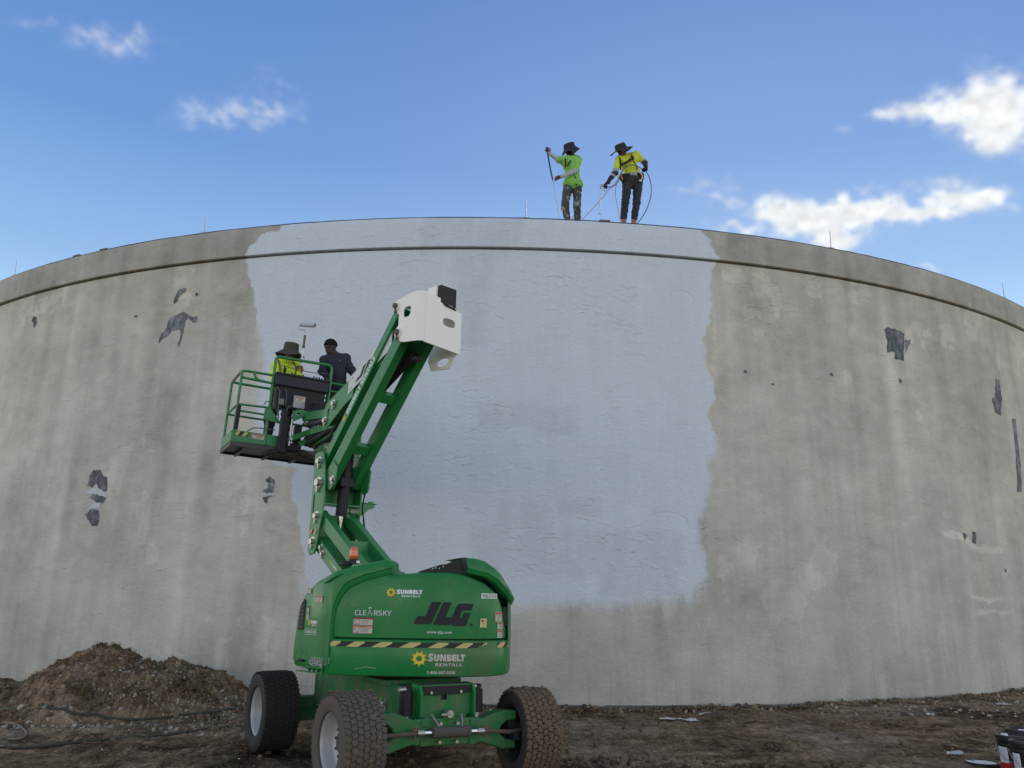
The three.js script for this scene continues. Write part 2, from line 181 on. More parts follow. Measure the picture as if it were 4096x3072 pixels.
  const paintAt = (x, y, i, j) => {
    let sd = paintSd[j * W + i]; if (sd > 2) return 0;
    const soft = y < 2.0 ? 0.16 : (y < 3.7 && x > 3.2) || (x < -4.2 && y < 6.6 && y > 4) || (x > 3.7 && y > 3.7 && y < 4.6) ? 0.09 : 0.022;
    const lane = y < 2.0 ? vnoise(Math.floor(x / 0.115) * 5.3, 1.5) + 0.35 * vnoise(x * 60, y * 3) : vnoise(1.5, Math.floor(y / 0.12) * 5.3) + 0.25 * vnoise(x * 4, y * 60);
    sd += (fbm(x * 3, y * 3, 3) - 0.5) * 0.10 + (fbm(x * 14, y * 9, 3) - 0.5) * 0.09 + (lane - 0.6) * (y < 2.0 ? 0.16 : 0.05);
    return 1 - sstep(-soft, soft, sd);
  };
  wallMap = dataTex(W, H, (i, j, o) => {
    const x = lerp(S0, S1, (i + 0.5) / W), y = (j + 0.5) / H * HH;
    const st = fbm(x * 3.2, y * 0.28 + 3, 4), st2 = fbm(x * 9, y * 0.5 + 30, 3), bl = fbm(x * 0.5 + 4, y * 0.6, 4), fine = vnoise(x * 45, y * 60), mid = fbm(x * 5 + 8, y * 7, 3), fl = fbm(x * 2.2 + 70, y * 5, 3);
    // bare render
    const msk = sstep(0.35, 0.65, fbm(x * 0.42 + 9, y * 0.33 + 5, 3)), bl2 = fbm(x * 1.4 + 31, y * 1.1 + 8, 4);
    let k = 0.87 + 0.34 * (bl - 0.5) + 0.26 * (bl2 - 0.5) + (0.10 + 0.30 * msk) * (st - 0.5) + 0.20 * (1 - msk) * (st2 - 0.5) + 0.16 * (mid - 0.5) + 0.07 * (fine - 0.5) + 0.14 * (fl - 0.5);
    const cl1 = vnoise(x * 2.3 + 3, 0.5), cl2 = vnoise(x * 5.1 + 60, 2.5), run = 0.4 + 5.5 * vnoise(x * 0.9 + 2, 7.5) ** 2, drop = clamp((LEDGE - y) / run);       // run-off stains below the ledge
    if (y < LEDGE) k *= 1 - 0.13 * sstep(0.5, 0.85, cl1 * 0.55 + cl2 * 0.45 + 0.15 * (mid - 0.5)) * (1 - drop) * sstep(0, 0.05, LEDGE - y);
    if (hash2(i * 3 + 1, j * 7 + 5) > 0.9975) k *= 0.72;      // pinholes
    const low = sstep(2.6, 0.2, y + 1.2 * (st - 0.5)), stk = sstep(0.52, 0.68, st2 * 0.6 + st * 0.4);
    k *= 1 - 0.16 * low * stk; k *= 1 - 0.08 * low * sstep(0.42, 0.62, mid);
    const rust = sstep(0.54, 0.72, fbm(x * 1.1 + 50, y * 0.55, 3)) * 0.5;
    if (y > LEDGE) k *= 0.80 + 0.08 * (st - 0.5);
    let lt = 0; for (const [a, b, ra, rb] of LIGHT) { if (Math.abs(x - a) > ra * 2.4 || Math.abs(y - b) > rb * 2.4) continue; const q = ((x - a) / ra) ** 2 + ((y - b) / rb) ** 2 + 5.5 * (fbm(x * 5 + a, y * 3.4, 4) - 0.5) + 1.6 * (vnoise(x * 3, y * 14) - 0.5); lt = Math.max(lt, sstep(1.15, 0.85, q)); }
    const wl = Math.max(sstep(0.10, 0.03, Math.abs(y - (3.05 - 0.28 * sstep(9.3, 10.2, x) + 0.10 * (fbm(x * 3, 2, 3) - 0.5))) + 0.10 * (fbm(x * 7, y * 9, 3) - 0.5)) * sstep(8.95, 9.1, x) * sstep(11.2, 10.6, x), sstep(0.07, 0.02, Math.abs(y - (1.86 + 0.18 * (fbm(x * 2, 4, 2) - 0.5))) + 0.12 * (fbm(x * 6, y * 8, 3) - 0.45)) * sstep(9.5, 9.8, x) * sstep(10.9, 10.5, x), sstep(0.07, 0.02, Math.abs(y - (1.58 + 0.2 * (fbm(x * 2 + 9, 4, 2) - 0.5))) + 0.12 * (fbm(x * 6, y * 8 + 4, 3) - 0.45)) * sstep(9.6, 9.9, x) * sstep(11, 10.6, x));
    lt = Math.max(lt, wl * 1.5);
    const pl = sstep(0.57, 0.60, fbm(x * 2.6 + 11, y * 1.7 + 5, 4)) * sstep(0.5, 0.6, fbm(x * 0.35 + 21, y * 0.5 + 2, 2)) * (y < LEDGE ? 1 : 0);
    k *= 1 + 0.17 * Math.max(lt, 0.7 * pl);
    let r = 0.530 * k * (1 + 0.03 * rust), g = 0.512 * k * (1 - 0.01 * rust), b = 0.442 * k * (1 - 0.02 * rust);
    // fresh coat
    const p = paintAt(x, y, i, j);
    if (p > 0) {
      let t = 0; for (const [a, c, ra, rb] of thin) { if (Math.abs(x - a) > ra * 1.6 || Math.abs(y - c) > rb * 1.8) continue; const dx = Math.max(0, Math.abs(x - a) - ra), dy = Math.max(0, Math.abs(y - c) - rb); t = Math.max(t, 1 - sstep(0, 0.13, Math.hypot(dx, dy) + 0.2 * (fbm(x * 4, y * 5, 3) - 0.5))); }
      const rolls = vnoise(Math.floor(x / 0.23) * 7.7, Math.floor(y / 1.1) * 3.1);
      const kp = 1 + 0.05 * (bl - 0.5) + 0.05 * (st - 0.5) + 0.03 * (fine - 0.5) + 0.05 * (mid - 0.5) - 0.07 * t * (0.5 + fbm(x * 9, y * 5, 3)) + 0.03 * (rolls - 0.5) + 0.045 * (fbm(x * 2.1 + 7, y * 0.9, 3) - 0.5) + 0.03 * (vnoise(x * 26, y * 2.5) - 0.5);
      r = lerp(r, 0.545 * kp, p); g = lerp(g, 0.595 * kp, p); b = lerp(b, 0.64 * kp, p);
    }
    o[0] = r; o[1] = g; o[2] = b;
  }, true, THREE.ClampToEdgeWrapping);
  wallBump = dataTex(W, H, (i, j, o) => {
    const x = lerp(S0, S1, (i + 0.5) / W), y = (j + 0.5) / H * HH;
    const v = 0.5 + 0.20 * (fbm(x * 10, y * 16, 3) - 0.5) + 0.18 * (vnoise(x * 34, y * 52) - 0.5) + 0.18 * (fbm(x * 1.3, y * 1.6, 3) - 0.5) + 0.34 * ridge[j * W + i] * (0.45 + 1.1 * vnoise(x * 2.1 + 4, y * 2.6));
    o[0] = o[1] = o[2] = v;
  }, false, THREE.ClampToEdgeWrapping);
}
const wallMat = new THREE.MeshPhysicalMaterial({ specularIntensity: 0.2, map: wallMap, bumpMap: wallBump, bumpScale: 0.03, roughness: 0.93 });
const bareMat = (() => { const t = dataTex(512, 512, (i, j, o) => { const x = i / 512, y = j / 512, k = 0.84 + 0.25 * (vnoise(x * 24, y * 4) - 0.5) + 0.2 * (vnoise(x * 8, y * 8) - 0.5); o[0] = 0.44 * k; o[1] = 0.42 * k; o[2] = 0.37 * k; }, true); return new THREE.MeshStandardMaterial({ map: t, roughness: 0.95 }); })();
const tank = thing('water_tank', 'round grey concrete water tank with a half-finished pale coat of paint', 'tank', V(TX, 0, -TZ));
{
  const loc = (p) => V(p.x - TX, p.y, p.z + TZ);
  const ring = (R, y0, y1, sa, sb, n, m, flip) => grid(n, m, (u, v) => { const s = lerp(sa, sb, u), y = lerp(y0, y1, v), p = loc(tankP(s, y, R)); return { x: p.x, y: p.y, z: p.z, u: (s - S0) / (S1 - S0), v: y / 8.75 }; }, flip);
  const CIRC = 2 * Math.PI * 20.775;
  mesh('wall', [ring(TR, -0.6, LEDGE - 0.035, S0, S1, 160, 8), ring(TR - 0.5, LEDGE - 0.045, LEDGE + 0.03, S0, S1, 160, 1), grid(160, 1, (u, v) => { const s = lerp(S0, S1, u), p = loc(tankP(s, LEDGE - 0.035, TR - 0.5 * v)); return { x: p.x, y: p.y, z: p.z, u: (s - S0) / (S1 - S0), v: (LEDGE - 0.06) / 8.75 }; })], wallMat, tank);  // deep groove added under the band so it shades to a dark line
  mesh('wall', [ring(TR, -0.6, LEDGE + 0.04, S1, S0 + CIRC, 200, 1)], bareMat, tank).userData.label = 'unpainted rear side of the tank wall';
  const prof = [[TR - 0.5, LEDGE - 0.002], [BAND_R - 0.010, LEDGE], [BAND_R - 0.002, LEDGE + 0.006], [BAND_R, LEDGE + 0.02], [BAND_R, 8.35], [BAND_R - 0.004, TOP - 0.03], [BAND_R - 0.02, TOP - 0.006], [BAND_R - 0.05, TOP], [BAND_R - 0.35, TOP + 0.012]];
  const band = (sa, sb, n) => grid(n, prof.length - 1, (u, v) => { const s = lerp(sa, sb, u), [R, y] = prof[Math.round(v * (prof.length - 1))], p = loc(tankP(s, y + 0.012 * (vnoise(s * 1.3, 4) - 0.5) * (y > 8.5 ? 1 : 0), R)); return { x: p.x, y: p.y, z: p.z, u: (s - S0) / (S1 - S0), v: y / 8.75 }; });
  mesh('rim_band', [band(S0, S1, 200)], wallMat, tank);
  mesh('rim_band', [band(S1, S0 + CIRC, 200)], bareMat, tank);
  const dome = [...Array(16)].map((_, i) => { const t = i / 15, r = (BAND_R - 0.3) * (1 - t); return [r + 1e-4, TOP - 0.02 + 2.0 * (1 - (r / (BAND_R - 0.3)) ** 2)]; });
  mesh('roof', [lathe(dome, 128)], bareMat, tank);
  // conductor cable along the rim, rods with their clamps
  const cable = [...Array(141)].map((_, i) => loc(tankP(lerp(S0, S1, i / 140), TOP + 0.014 + 0.01 * vnoise(i * 0.9, 2), BAND_R - 0.05)));
  const metal = std([0.22, 0.22, 0.22], 0.5, 0.7), clampMat = std([0.12, 0.11, 0.1], 0.7, 0.3);
  mesh('conductor_cable', [sweep(cable, 0.011, 6)], std([0.10, 0.10, 0.10], 0.6, 0.4), tank);
  for (const s of [-11.74, -5.99, 0.53, 6.9, 12.6]) {
    const a = loc(tankP(s, TOP, BAND_R - 0.06)), out = V(a.x, 0, a.z).normalize();
    mesh('lightning_rod', [rod(a, a.clone().addScaledVector(out, 0.014).add(V(0, 0.40, 0)), 0.008, 0.006, 8), box(0.13, 0.035, 0.06, a.x, a.y + 0.02, a.z, 0.01, 0, s / 20.775, 0)], metal, tank);
  }
  for (const s of [-9.43, 2.04, -8.6]) { const a = loc(tankP(s, TOP + 0.025, BAND_R - 0.07)); mesh('cable_clamp', [box(0.22, 0.06, 0.10, a.x, a.y, a.z, 0.02, 0, s / 20.775, 0)], clampMat, tank); }
  // dark and white mortar patches trowelled on, a few millimetres proud
  const pt = dataTex(512, 512, (i, j, o) => { const x = i / 512, y = j / 512, a = fbm(x * 9, y * 14, 4), b = vnoise(x * 70, y * 40), s = sstep(0.52, 0.62, fbm(x * 16 + 5, y * 5, 3)), k = 0.78 + 0.75 * (a - 0.5) + 0.2 * (b - 0.5) + 0.45 * s; o[0] = 0.148 * k; o[1] = 0.156 * k; o[2] = 0.164 * k; }, true), pm = std([0.92, 0.92, 0.92], 0.9, 0, { map: pt }), pm2 = std([1.15, 1.15, 1.15], 0.9, 0, { map: pt }), pw = std([0.50, 0.52, 0.54], 0.85);
  const patch = (poly, name, mat) => {
    const fine = []; for (let i = 0; i < poly.length; i++) { const a = poly[i], b = poly[(i + 1) % poly.length], n = Math.max(2, Math.ceil(Math.hypot(b[0] - a[0], b[1] - a[1]) / 0.04)); for (let k = 0; k < n; k++) { const t = k / n, x = lerp(a[0], b[0], t), y = lerp(a[1], b[1], t); fine.push([x + 0.035 * (vnoise(x * 22, y * 22) - 0.5), y + 0.035 * (vnoise(x * 22 + 50, y * 22) - 0.5)]); } }
    const g = new THREE.ExtrudeGeometry(shapeOf(fine), { depth: 0.004, bevelEnabled: false }), q = g.attributes.position;
    for (let i = 0; i < q.count; i++) { const p = loc(tankP(q.getX(i), q.getY(i), TR + 0.004 + q.getZ(i))); q.setXYZ(i, p.x, p.y, p.z); }
    g.computeVertexNormals(); mesh(name, [g], mat, tank);
  };
  DARK.forEach((p, i) => patch(p, 'mortar_patch', i % 3 === 1 ? pm2 : pm)); WHITE.forEach(p => patch(p, 'filler_patch', pw));
  for (const [s, y] of [[-5.99, 7.36], [-7.42, 7.05], [6.62, 5.98], [4.72, 5.86], [5.28, 5.66], [-10.7, 2.0], [10.9, 2.4]]) patch(oval(s, y, 0.035, 0.03, 8), 'mortar_patch', pm);
  // footing edge that shows in places above the soil
  const foot = std([0.10, 0.11, 0.11], 0.9);
  for (const [sa, sb] of [[-0.4, 1.6], [1.9, 3.3], [4.4, 6.2]]) mesh('footing_strip', [ring(TR + 0.03, -0.3, 0.035, sa, sb, 10, 1), grid(10, 1, (u, v) => { const p = loc(tankP(lerp(sa, sb, u), 0.035, TR + 0.03 * (1 - v))); return p; })], foot, tank);
}
// ------------------------------------------------------------------ the ground
const MOUND = [[-6.884,0.365],[-6.777,0.547],[-6.457,0.695],[-6.106,0.883],[-5.941,0.938],[-5.694,0.902],[-5.432,0.761],[-5.181,0.687],[-4.98,0.735],[-4.659,0.642],[-4.301,0.517],[-4.078,0.359],[-3.857,0.202]];
function moundH(x, d) {       // pile of spoil left of the machine: crest line along x, steep sides
  let c = 0; const m = MOUND;
  if (x <= m[0][0]) c = m[0][1] * sstep(-9.6, m[0][0], x) * 0.9; else if (x >= m[m.length - 1][0]) c = m[m.length - 1][1] * sstep(-3.45, m[m.length - 1][0], x);
  else for (let i = 0; i < m.length - 1; i++) if (x <= m[i + 1][0]) { c = lerp(m[i][1], m[i + 1][1], (x - m[i][0]) / (m[i + 1][0] - m[i][0])); break; }
  const crest = 12.6 + 0.25 * Math.sin(x * 1.3), w = 0.75 + 0.5 * c, q = Math.abs(d - crest) / w;
  const f = q < 1.4 ? Math.pow(Math.cos(clamp(q / 1.4) * Math.PI / 2), 1.25) : 0;
  const n = (fbm(x * 2.2 + 5, d * 2.2, 4) - 0.5) * 0.30 + (fbm(x * 7, d * 7 + 9, 3) - 0.5) * 0.16 + (vnoise(x * 22, d * 22) - 0.5) * 0.04;
  return c * f * 1.02 + n * sstep(0.02, 0.25, c * f) * 0.75 - 0.02;
}
function groundH(x, d) {      // d = metres ahead of the camera
  const near = sstep(17, 14, Math.hypot(x, d - 10));
  let h = ((fbm(x * 0.35 + 3, d * 0.5, 3) - 0.5) * 0.10 + (fbm(x * 1.8, d * 2.4 + 8, 4) - 0.5) * 0.075 + (fbm(x * 8, d * 9, 3) - 0.5) * 0.035) * near;
  const rut = Math.exp(-(((d - 8.9 + 0.25 * Math.sin(x * 0.9)) / 0.55) ** 2)) * sstep(0.3, 0.9, x) * sstep(4.6, 2.6, x) + Math.exp(-(((x - 0.1 - (d - 7.5) * 0.25) / 0.5) ** 2)) * sstep(9.3, 8.2, d) * 0.7;
  h += rut * ((fbm(x * 3.1 + 40, d * 4.5, 4) - 0.5) * 0.26 + (vnoise(x * 13, d * 15) - 0.5) * 0.05);
  const left = sstep(-3.2, -5.2, x) * sstep(9.4, 10.4, d) * sstep(16, 13, d);
  h += left * (0.03 + (fbm(x * 3.4 + 70, d * 3.8, 3) - 0.45) * 0.14);
  const wall = Math.hypot(x - TX, d - TZ) - TR;        // metres from the wall
  h += Math.exp(-((wall / 0.5) ** 2)) * ((0.05 + 0.10 * fbm(x * 1.2 + 9, 3, 3)) * sstep(1.0, 8, Math.abs(x - 3)) + 0.05 * (fbm(x * 3, 1, 3) - 0.4));
  h += Math.exp(-(((wall - 0.9) / 0.7) ** 2)) * 0.12 * sstep(4, 8, x) * fbm(x * 1.4, d * 2, 3);
  // the wheels stand on firm soil
  for (const [wx, wd] of WHEELS) { const r2 = (x - wx) ** 2 + (d - wd) ** 2; if (r2 < 0.5) h = lerp(h, -0.02, Math.exp(-r2 / 0.06)); }
  return h;
}
const MX = -1.03, MD = 9.15, CH_YAW = 32 * DEG, CH_X = -0.13, FRONT = 1.02, REAR = -1.34, TRACK = 0.955;
const chassisToWorld = (x, z) => [MX + x * Math.cos(CH_YAW) + z * Math.sin(CH_YAW), MD + x * Math.sin(CH_YAW) - z * Math.cos(CH_YAW)];
const WHEELS = [[-1, FRONT], [1, FRONT], [-1, REAR], [1, REAR]].map(([s, z]) => chassisToWorld(CH_X + s * TRACK, z));
const surfaceH = (x, d) => Math.max(groundH(x, d), moundH(x, d));
function hit(px, py) { let a = at(px, py, 4), b = at(px, py, 30), n = 260, prev = 0; for (let i = 1; i <= n; i++) { const t = i / n, y = lerp(a.y, b.y, t), x = lerp(a.x, b.x, t), d = lerp(4, 30, t); if (y <= surfaceH(x, d)) { let lo = prev, hi = t; for (let k = 0; k < 12; k++) { const m = (lo + hi) / 2; if (lerp(a.y, b.y, m) <= surfaceH(lerp(a.x, b.x, m), lerp(4, 30, m))) hi = m; else lo = m; } const p = a.clone().lerp(b, hi); p.y = surfaceH(p.x, -p.z); return p; } prev = t; } return a.clone().lerp(b, 1); }

const soilMap = dataTex(1536, 1536, (i, j, o) => {
  const x = i / 1536 * 16, y = j / 1536 * 16;      // metres
  const wr = (f, p, q, oct) => { const u = i / 1536, v = j / 1536; return lerp(fbm(p * x + f, q * y, oct), fbm(p * (x - 16) + f, q * y, oct), sstep(0.9, 1, u)); };
  const a = wr(0, 0.7, 0.9, 3), b = wr(30, 3.1, 4.5, 4), c = wr(60, 14, 18, 3), f = vnoise(x * 60, y * 70), g = wr(90, 26, 5, 2);
  let k = 0.62 + 0.7 * (a - 0.5) + 0.95 * (b - 0.5) + 0.55 * (c - 0.5) + 0.3 * (f - 0.5) + 0.35 * (g - 0.5); k = Math.max(0.16, k);
  const straw = sstep(0.56, 0.72, b * 0.5 + g * 0.5 + 0.10 * (f - 0.5)) * 0.75, grey = sstep(0.5, 0.7, a);
  let r = 0.285 * k, gg = 0.195 * k, bb = 0.115 * k;
  r = lerp(r, 0.33 * (0.7 + 0.5 * c), straw * 0.6); gg = lerp(gg, 0.255 * (0.7 + 0.5 * c), straw * 0.6); bb = lerp(bb, 0.165 * (0.7 + 0.5 * c), straw * 0.6);
  const speck = hash2(i >> 1, j >> 1) > 0.994 ? 1 : 0; if (speck) { r = 0.36; gg = 0.33; bb = 0.28; }
  o[0] = lerp(r, r * 0.95, grey); o[1] = gg; o[2] = lerp(bb, bb * 1.12, grey);
}, true);
soilMap.repeat.set(1 / 16, 1 / 16);
const soilBump = dataTex(1024, 1024, (i, j, o) => { const u = i / 1024, v = j / 1024, w = (p, oct, f) => lerp(lerp(fbm(u * p + f, v * p, oct), fbm((u - 1) * p + f, v * p, oct), sstep(0.85, 1, u)), lerp(fbm(u * p + f, (v - 1) * p, oct), fbm((u - 1) * p + f, (v - 1) * p, oct), sstep(0.85, 1, u)), sstep(0.85, 1, v)); o[0] = o[1] = o[2] = 0.5 + 0.9 * (w(30, 4, 3) - 0.5) + 0.5 * (w(110, 2, 8) - 0.5); }, false);
soilBump.repeat.set(1 / 3.1, 1 / 3.1);
const soilMat = new THREE.MeshPhysicalMaterial({ map: soilMap, bumpMap: soilBump, bumpScale: 0.06, roughness: 1, specularIntensity: 0.05 }), groundMat = soilMat.clone(); groundMat.vertexColors = true;
{
  const line = (a, b, step, far) => { const l = []; for (let x = a; x <= b; x += step) l.push(x); let s = step, lo = a, hi = b; const out = [], out2 = []; while (lo > -far) { s *= 1.35; lo -= s; out.unshift(lo); hi += s; out2.push(hi); } return [...out, ...l, ...out2]; };
  const xs = line(-9.5, 9.5, 0.045, 900), ds = line(6.6, 16.6, 0.045, 900);
  const nx = xs.length, nd = ds.length, pos = new Float32Array(nx * nd * 3), uv = new Float32Array(nx * nd * 2), idx = [];
  for (let j = 0; j < nd; j++) for (let i = 0; i < nx; i++) { const k = j * nx + i, x = xs[i], d = ds[j]; pos[k * 3] = x; pos[k * 3 + 1] = groundH(x, d); pos[k * 3 + 2] = -d; uv[k * 2] = x; uv[k * 2 + 1] = d; }
  for (let j = 0; j < nd - 1; j++) for (let i = 0; i < nx - 1; i++) { const a = j * nx + i, b = a + nx; idx.push(a, a + 1, b, b, a + 1, b + 1); }
  const g = new THREE.BufferGeometry(); g.setAttribute('position', new THREE.BufferAttribute(pos, 3)); g.setAttribute('uv', new THREE.BufferAttribute(uv, 2)); g.setIndex(idx); g.computeVertexNormals();
  const vc = new Float32Array(nx * nd * 3);      // wet churned mud is darker than the dry crust
  for (let j = 0; j < nd; j++) for (let i = 0; i < nx; i++) { const x = xs[i], d = ds[j], w = Math.max(0, Math.exp(-(((d - 8.85 + 0.25 * Math.sin(x * 0.9)) / 0.8) ** 2)) * sstep(-0.2, 0.9, x) * sstep(4.6, 2.4, x), 0.9 * Math.exp(-(((d - 9.6) / 1.3) ** 2)) * sstep(-0.2, -1.2, x) * sstep(-3.6, -2.4, x), 0.7 * Math.exp(-(((d - 13.4) / 0.8) ** 2)) * sstep(5, 7.5, x)); const m = sstep(0.30, 0.62, w + 0.9 * (fbm(x * 2.4 + 7, d * 3.2, 4) - 0.5)), k = 1 - 0.58 * m; const o = (j * nx + i) * 3; vc[o] = k; vc[o + 1] = k * (1 - 0.02 * m); vc[o + 2] = k; }
  g.setAttribute('color', new THREE.BufferAttribute(vc, 3));
  const m = mesh('ground', [g], groundMat, scene); tag(m, 'bare brown churned soil with ruts in front of the tank', undefined, undefined, 'structure');
  // open field of pale dry grass beyond the works, unseen, added to bounce sunlight onto the wall
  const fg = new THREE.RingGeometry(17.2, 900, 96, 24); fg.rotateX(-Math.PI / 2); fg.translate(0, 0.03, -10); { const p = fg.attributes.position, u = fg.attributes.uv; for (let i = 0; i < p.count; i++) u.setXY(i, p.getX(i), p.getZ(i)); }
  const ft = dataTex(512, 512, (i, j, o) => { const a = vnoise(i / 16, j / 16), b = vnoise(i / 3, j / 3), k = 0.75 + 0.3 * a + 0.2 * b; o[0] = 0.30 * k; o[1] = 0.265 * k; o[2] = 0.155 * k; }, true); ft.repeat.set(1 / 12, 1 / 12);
  tag(mesh('field', [fg], new THREE.MeshStandardMaterial({ map: ft, roughness: 1 }), scene), 'unseen pale dry grass added around the works to bounce sunlight', undefined, undefined, 'structure');
  // spoil heap
  const A = [-9.6, -3.4], B = [10.9, 14.6], n1 = 190, n2 = 120;
  const hg = grid(n1, n2, (u, v) => { const x = lerp(A[0], A[1], u), d = lerp(B[0], B[1], v), h = moundH(x, d), e = Math.min(u, 1 - u, v, 1 - v); return { x, y: e < 0.004 ? -0.3 : h < groundH(x, d) - 0.01 ? Math.min(h, groundH(x, d) - 0.05) : h, z: -d, u: x * 1.3 + 3, v: d * 1.3 }; });
  const pile = thing('dirt_pile', 'heap of brown soil, straw and pale stones against the tank', 'dirt pile', V(-6.2, 0, -12.6));
  hg.translate(6.2, 0, 12.6); mesh('soil', [hg], soilMat, pile);
}
// stones, clods, straw
function lump(seed, detail = 1) { const g = new THREE.IcosahedronGeometry(1, detail), p = g.attributes.position; for (let i = 0; i < p.count; i++) { const x = p.getX(i), y = p.getY(i), z = p.getZ(i), k = 0.55 + 0.55 * vnoise(x * 1.7 + seed * 9, y * 1.7 + z * 2.3 + seed) + 0.4 * vnoise(x * 3.9 + z * 2 + seed, y * 3.9 + seed * 3); p.setXYZ(i, x * k, y * k * 0.72, z * k); } g.computeVertexNormals(); return g; }
function scatter(name, geo, mat, list, label, category) {
  const im = new THREE.InstancedMesh(geo, mat, list.length), M = new THREE.Matrix4(), q = new THREE.Quaternion(), e = new THREE.Euler();
  list.forEach(([p, s, c, r], i) => { e.set(r[0], r[1], r[2]); q.setFromEuler(e); M.compose(p, q, Array.isArray(s) ? V(...s) : V(s, s, s)); im.setMatrixAt(i, M); im.setColorAt(i, c); });
  im.name = numbered(name); im.castShadow = im.receiveShadow = true; scene.add(im); return tag(im, label, category, undefined, 'stuff');
}
const rr = mulberry(99), R3 = () => [rr() * 6.28, rr() * 6.28, rr() * 6.28];
const blocked = (x, d) => Math.hypot(x - TX, d - TZ) < TR + 0.03;
{
  const spots = (n, f, minS, maxS, tint) => { const l = []; let guard = 0; while (l.length < n && guard++ < n * 8) { const [x, d] = f(); if (blocked(x, d)) continue; const s = minS + (maxS - minS) * rr() ** 2.6, y = surfaceH(x, d) + s * 0.15; l.push([V(x, y, -d), s, tint(), R3()]); } return l; };
  const pale = () => { const k = 0.55 + 0.6 * rr(); return col(0.34 * k, 0.305 * k, 0.245 * k); }, wallLine = () => { const s = -3 + 16 * rr(), a = s / 20.775, R = TR + 0.05 + 0.55 * rr() * rr(); return [TX + R * Math.sin(a), TZ - R * Math.cos(a)]; };
  const st = [
    ...spots(700, () => [-9 + 5.4 * rr(), 11.2 + 1.7 * rr()], 0.005, 0.024, pale), ...spots(520, () => [-5.4 + 1.7 * rr(), 11.4 + 1.4 * rr()], 0.005, 0.024, pale),
    ...spots(300, () => [-8.2 + 4.6 * rr(), 10.75 + 0.7 * rr() * rr()], 0.006, 0.036, pale), ...spots(100, () => [-5.6 + 2 * rr(), 11.7 + 1.2 * rr()], 0.008, 0.024, pale),
    ...spots(600, wallLine, 0.005, 0.03, pale), ...spots(520, () => [5 + 6 * rr(), 13.2 + 2.4 * rr()], 0.005, 0.034, pale), ...spots(420, () => [-5 + 14 * rr(), 7.3 + 6.5 * rr()], 0.003, 0.014, pale)];
  scatter('gravel', lump(1), std([1, 1, 1], 0.95), st, 'pale limestone gravel strewn over the soil and the heap', 'gravel');
  const brown = () => { const k = 0.45 + 0.6 * rr(); return col(0.185 * k, 0.128 * k, 0.080 * k); };
  const cl = [...spots(900, () => [-9 + 5.6 * rr(), 11 + 2.4 * rr()], 0.008, 0.055, brown), ...spots(900, () => [0.4 + 3.6 * rr(), 8.1 + 1.6 * rr()], 0.006, 0.034, brown), ...spots(1300, () => [-5 + 15 * rr(), 7.3 + 7 * rr()], 0.008, 0.04, brown), ...spots(500, wallLine, 0.012, 0.06, brown)];
  scatter('soil_clods', lump(4), std([1, 1, 1], 1), cl, 'loose brown clods of soil lying about', 'soil');
  // straw tufts
  const blades = []; const rb = mulberry(5);
  for (let k = 0; k < 9; k++) { const a = rb() * 6.28, l = 0.5 + rb(), lean = 0.5 + rb() * 0.9, w = 0.035; const p0 = V(Math.cos(a) * 0.12 * rb(), 0, Math.sin(a) * 0.12 * rb()), d = V(Math.cos(a), 0, Math.sin(a)), s = V(-Math.sin(a), 0, Math.cos(a)).multiplyScalar(w); const p1 = p0.clone().addScaledVector(d, lean * l * 0.35).add(V(0, l * 0.5, 0)), p2 = p0.clone().addScaledVector(d, lean * l * 1.1).add(V(0, l * (0.75 - 0.25 * lean), 0)); const q = [p0.clone().sub(s), p0.clone().add(s), p1.clone().add(s), p0.clone().sub(s), p1.clone().add(s), p1.clone().sub(s), p1.clone().sub(s), p1.clone().add(s), p2]; blades.push(...q.flatMap(v => v.toArray())); }
  const bg = new THREE.BufferGeometry(); bg.setAttribute('position', new THREE.Float32BufferAttribute(blades, 3)); bg.computeVertexNormals();
  const straw = (green) => () => { const k = 0.45 + 0.9 * rr(); return rr() < green ? col(0.10 * k, 0.12 * k, 0.05 * k) : col(0.27 * k, 0.21 * k, 0.13 * k); };
  const tuft = (n, f, a, b, green) => { const l = []; let guard = 0; while (l.length < n && guard++ < n * 8) { const [x, d] = f(); if (blocked(x, d)) continue; const s = a + (b - a) * rr(); l.push([V(x, surfaceH(x, d) - 0.006, -d), [s, s * (0.35 + 0.6 * rr()), s], straw(green)(), [0, rr() * 6.28, 0]]); } return l; };
  const clump = (cs) => () => { const c = cs[Math.floor(rr() * cs.length)]; return [c[0] + (rr() + rr() - 1) * c[2], c[1] + (rr() + rr() - 1) * (c[3] ?? c[2])]; };
  const gr = [...tuft(2400, () => [-9 + 5.6 * rr(), 10.8 + 2.4 * rr()], 0.025, 0.075, 0.06), ...tuft(420, clump([[-5.85, 12.5, 0.5, 0.3], [-7, 12.4, 0.5, 0.4], [-6.8, 12.0, 0.4, 0.3], [-4.6, 12.5, 0.5, 0.3]]), 0.04, 0.11, 0.25), ...tuft(420, clump([[-6.6, 11.2, 0.6, 0.2], [-5.7, 11.3, 0.5, 0.2], [-4.5, 12.0, 0.3, 0.3], [-7.6, 11.1, 0.6, 0.3]]), 0.04, 0.12, 0.02),
    ...tuft(1900, () => [-6 + 16 * rr(), 7.3 + 6.6 * rr()], 0.02, 0.055, 0.12), ...tuft(420, wallLine, 0.04, 0.12, 0.15), ...tuft(300, clump([[3.0, 13.95, 0.5, 0.1], [4.6, 14.1, 0.5, 0.1], [6.4, 14.5, 0.9, 0.2], [8.5, 15.1, 0.9, 0.3], [-8.6, 15.3, 1, 0.3]]), 0.05, 0.15, 0.15)];
  scatter('dry_grass', bg, std([1, 1, 1], 0.95), gr, 'dry straw and sparse grass tufts on the soil', 'grass');
}
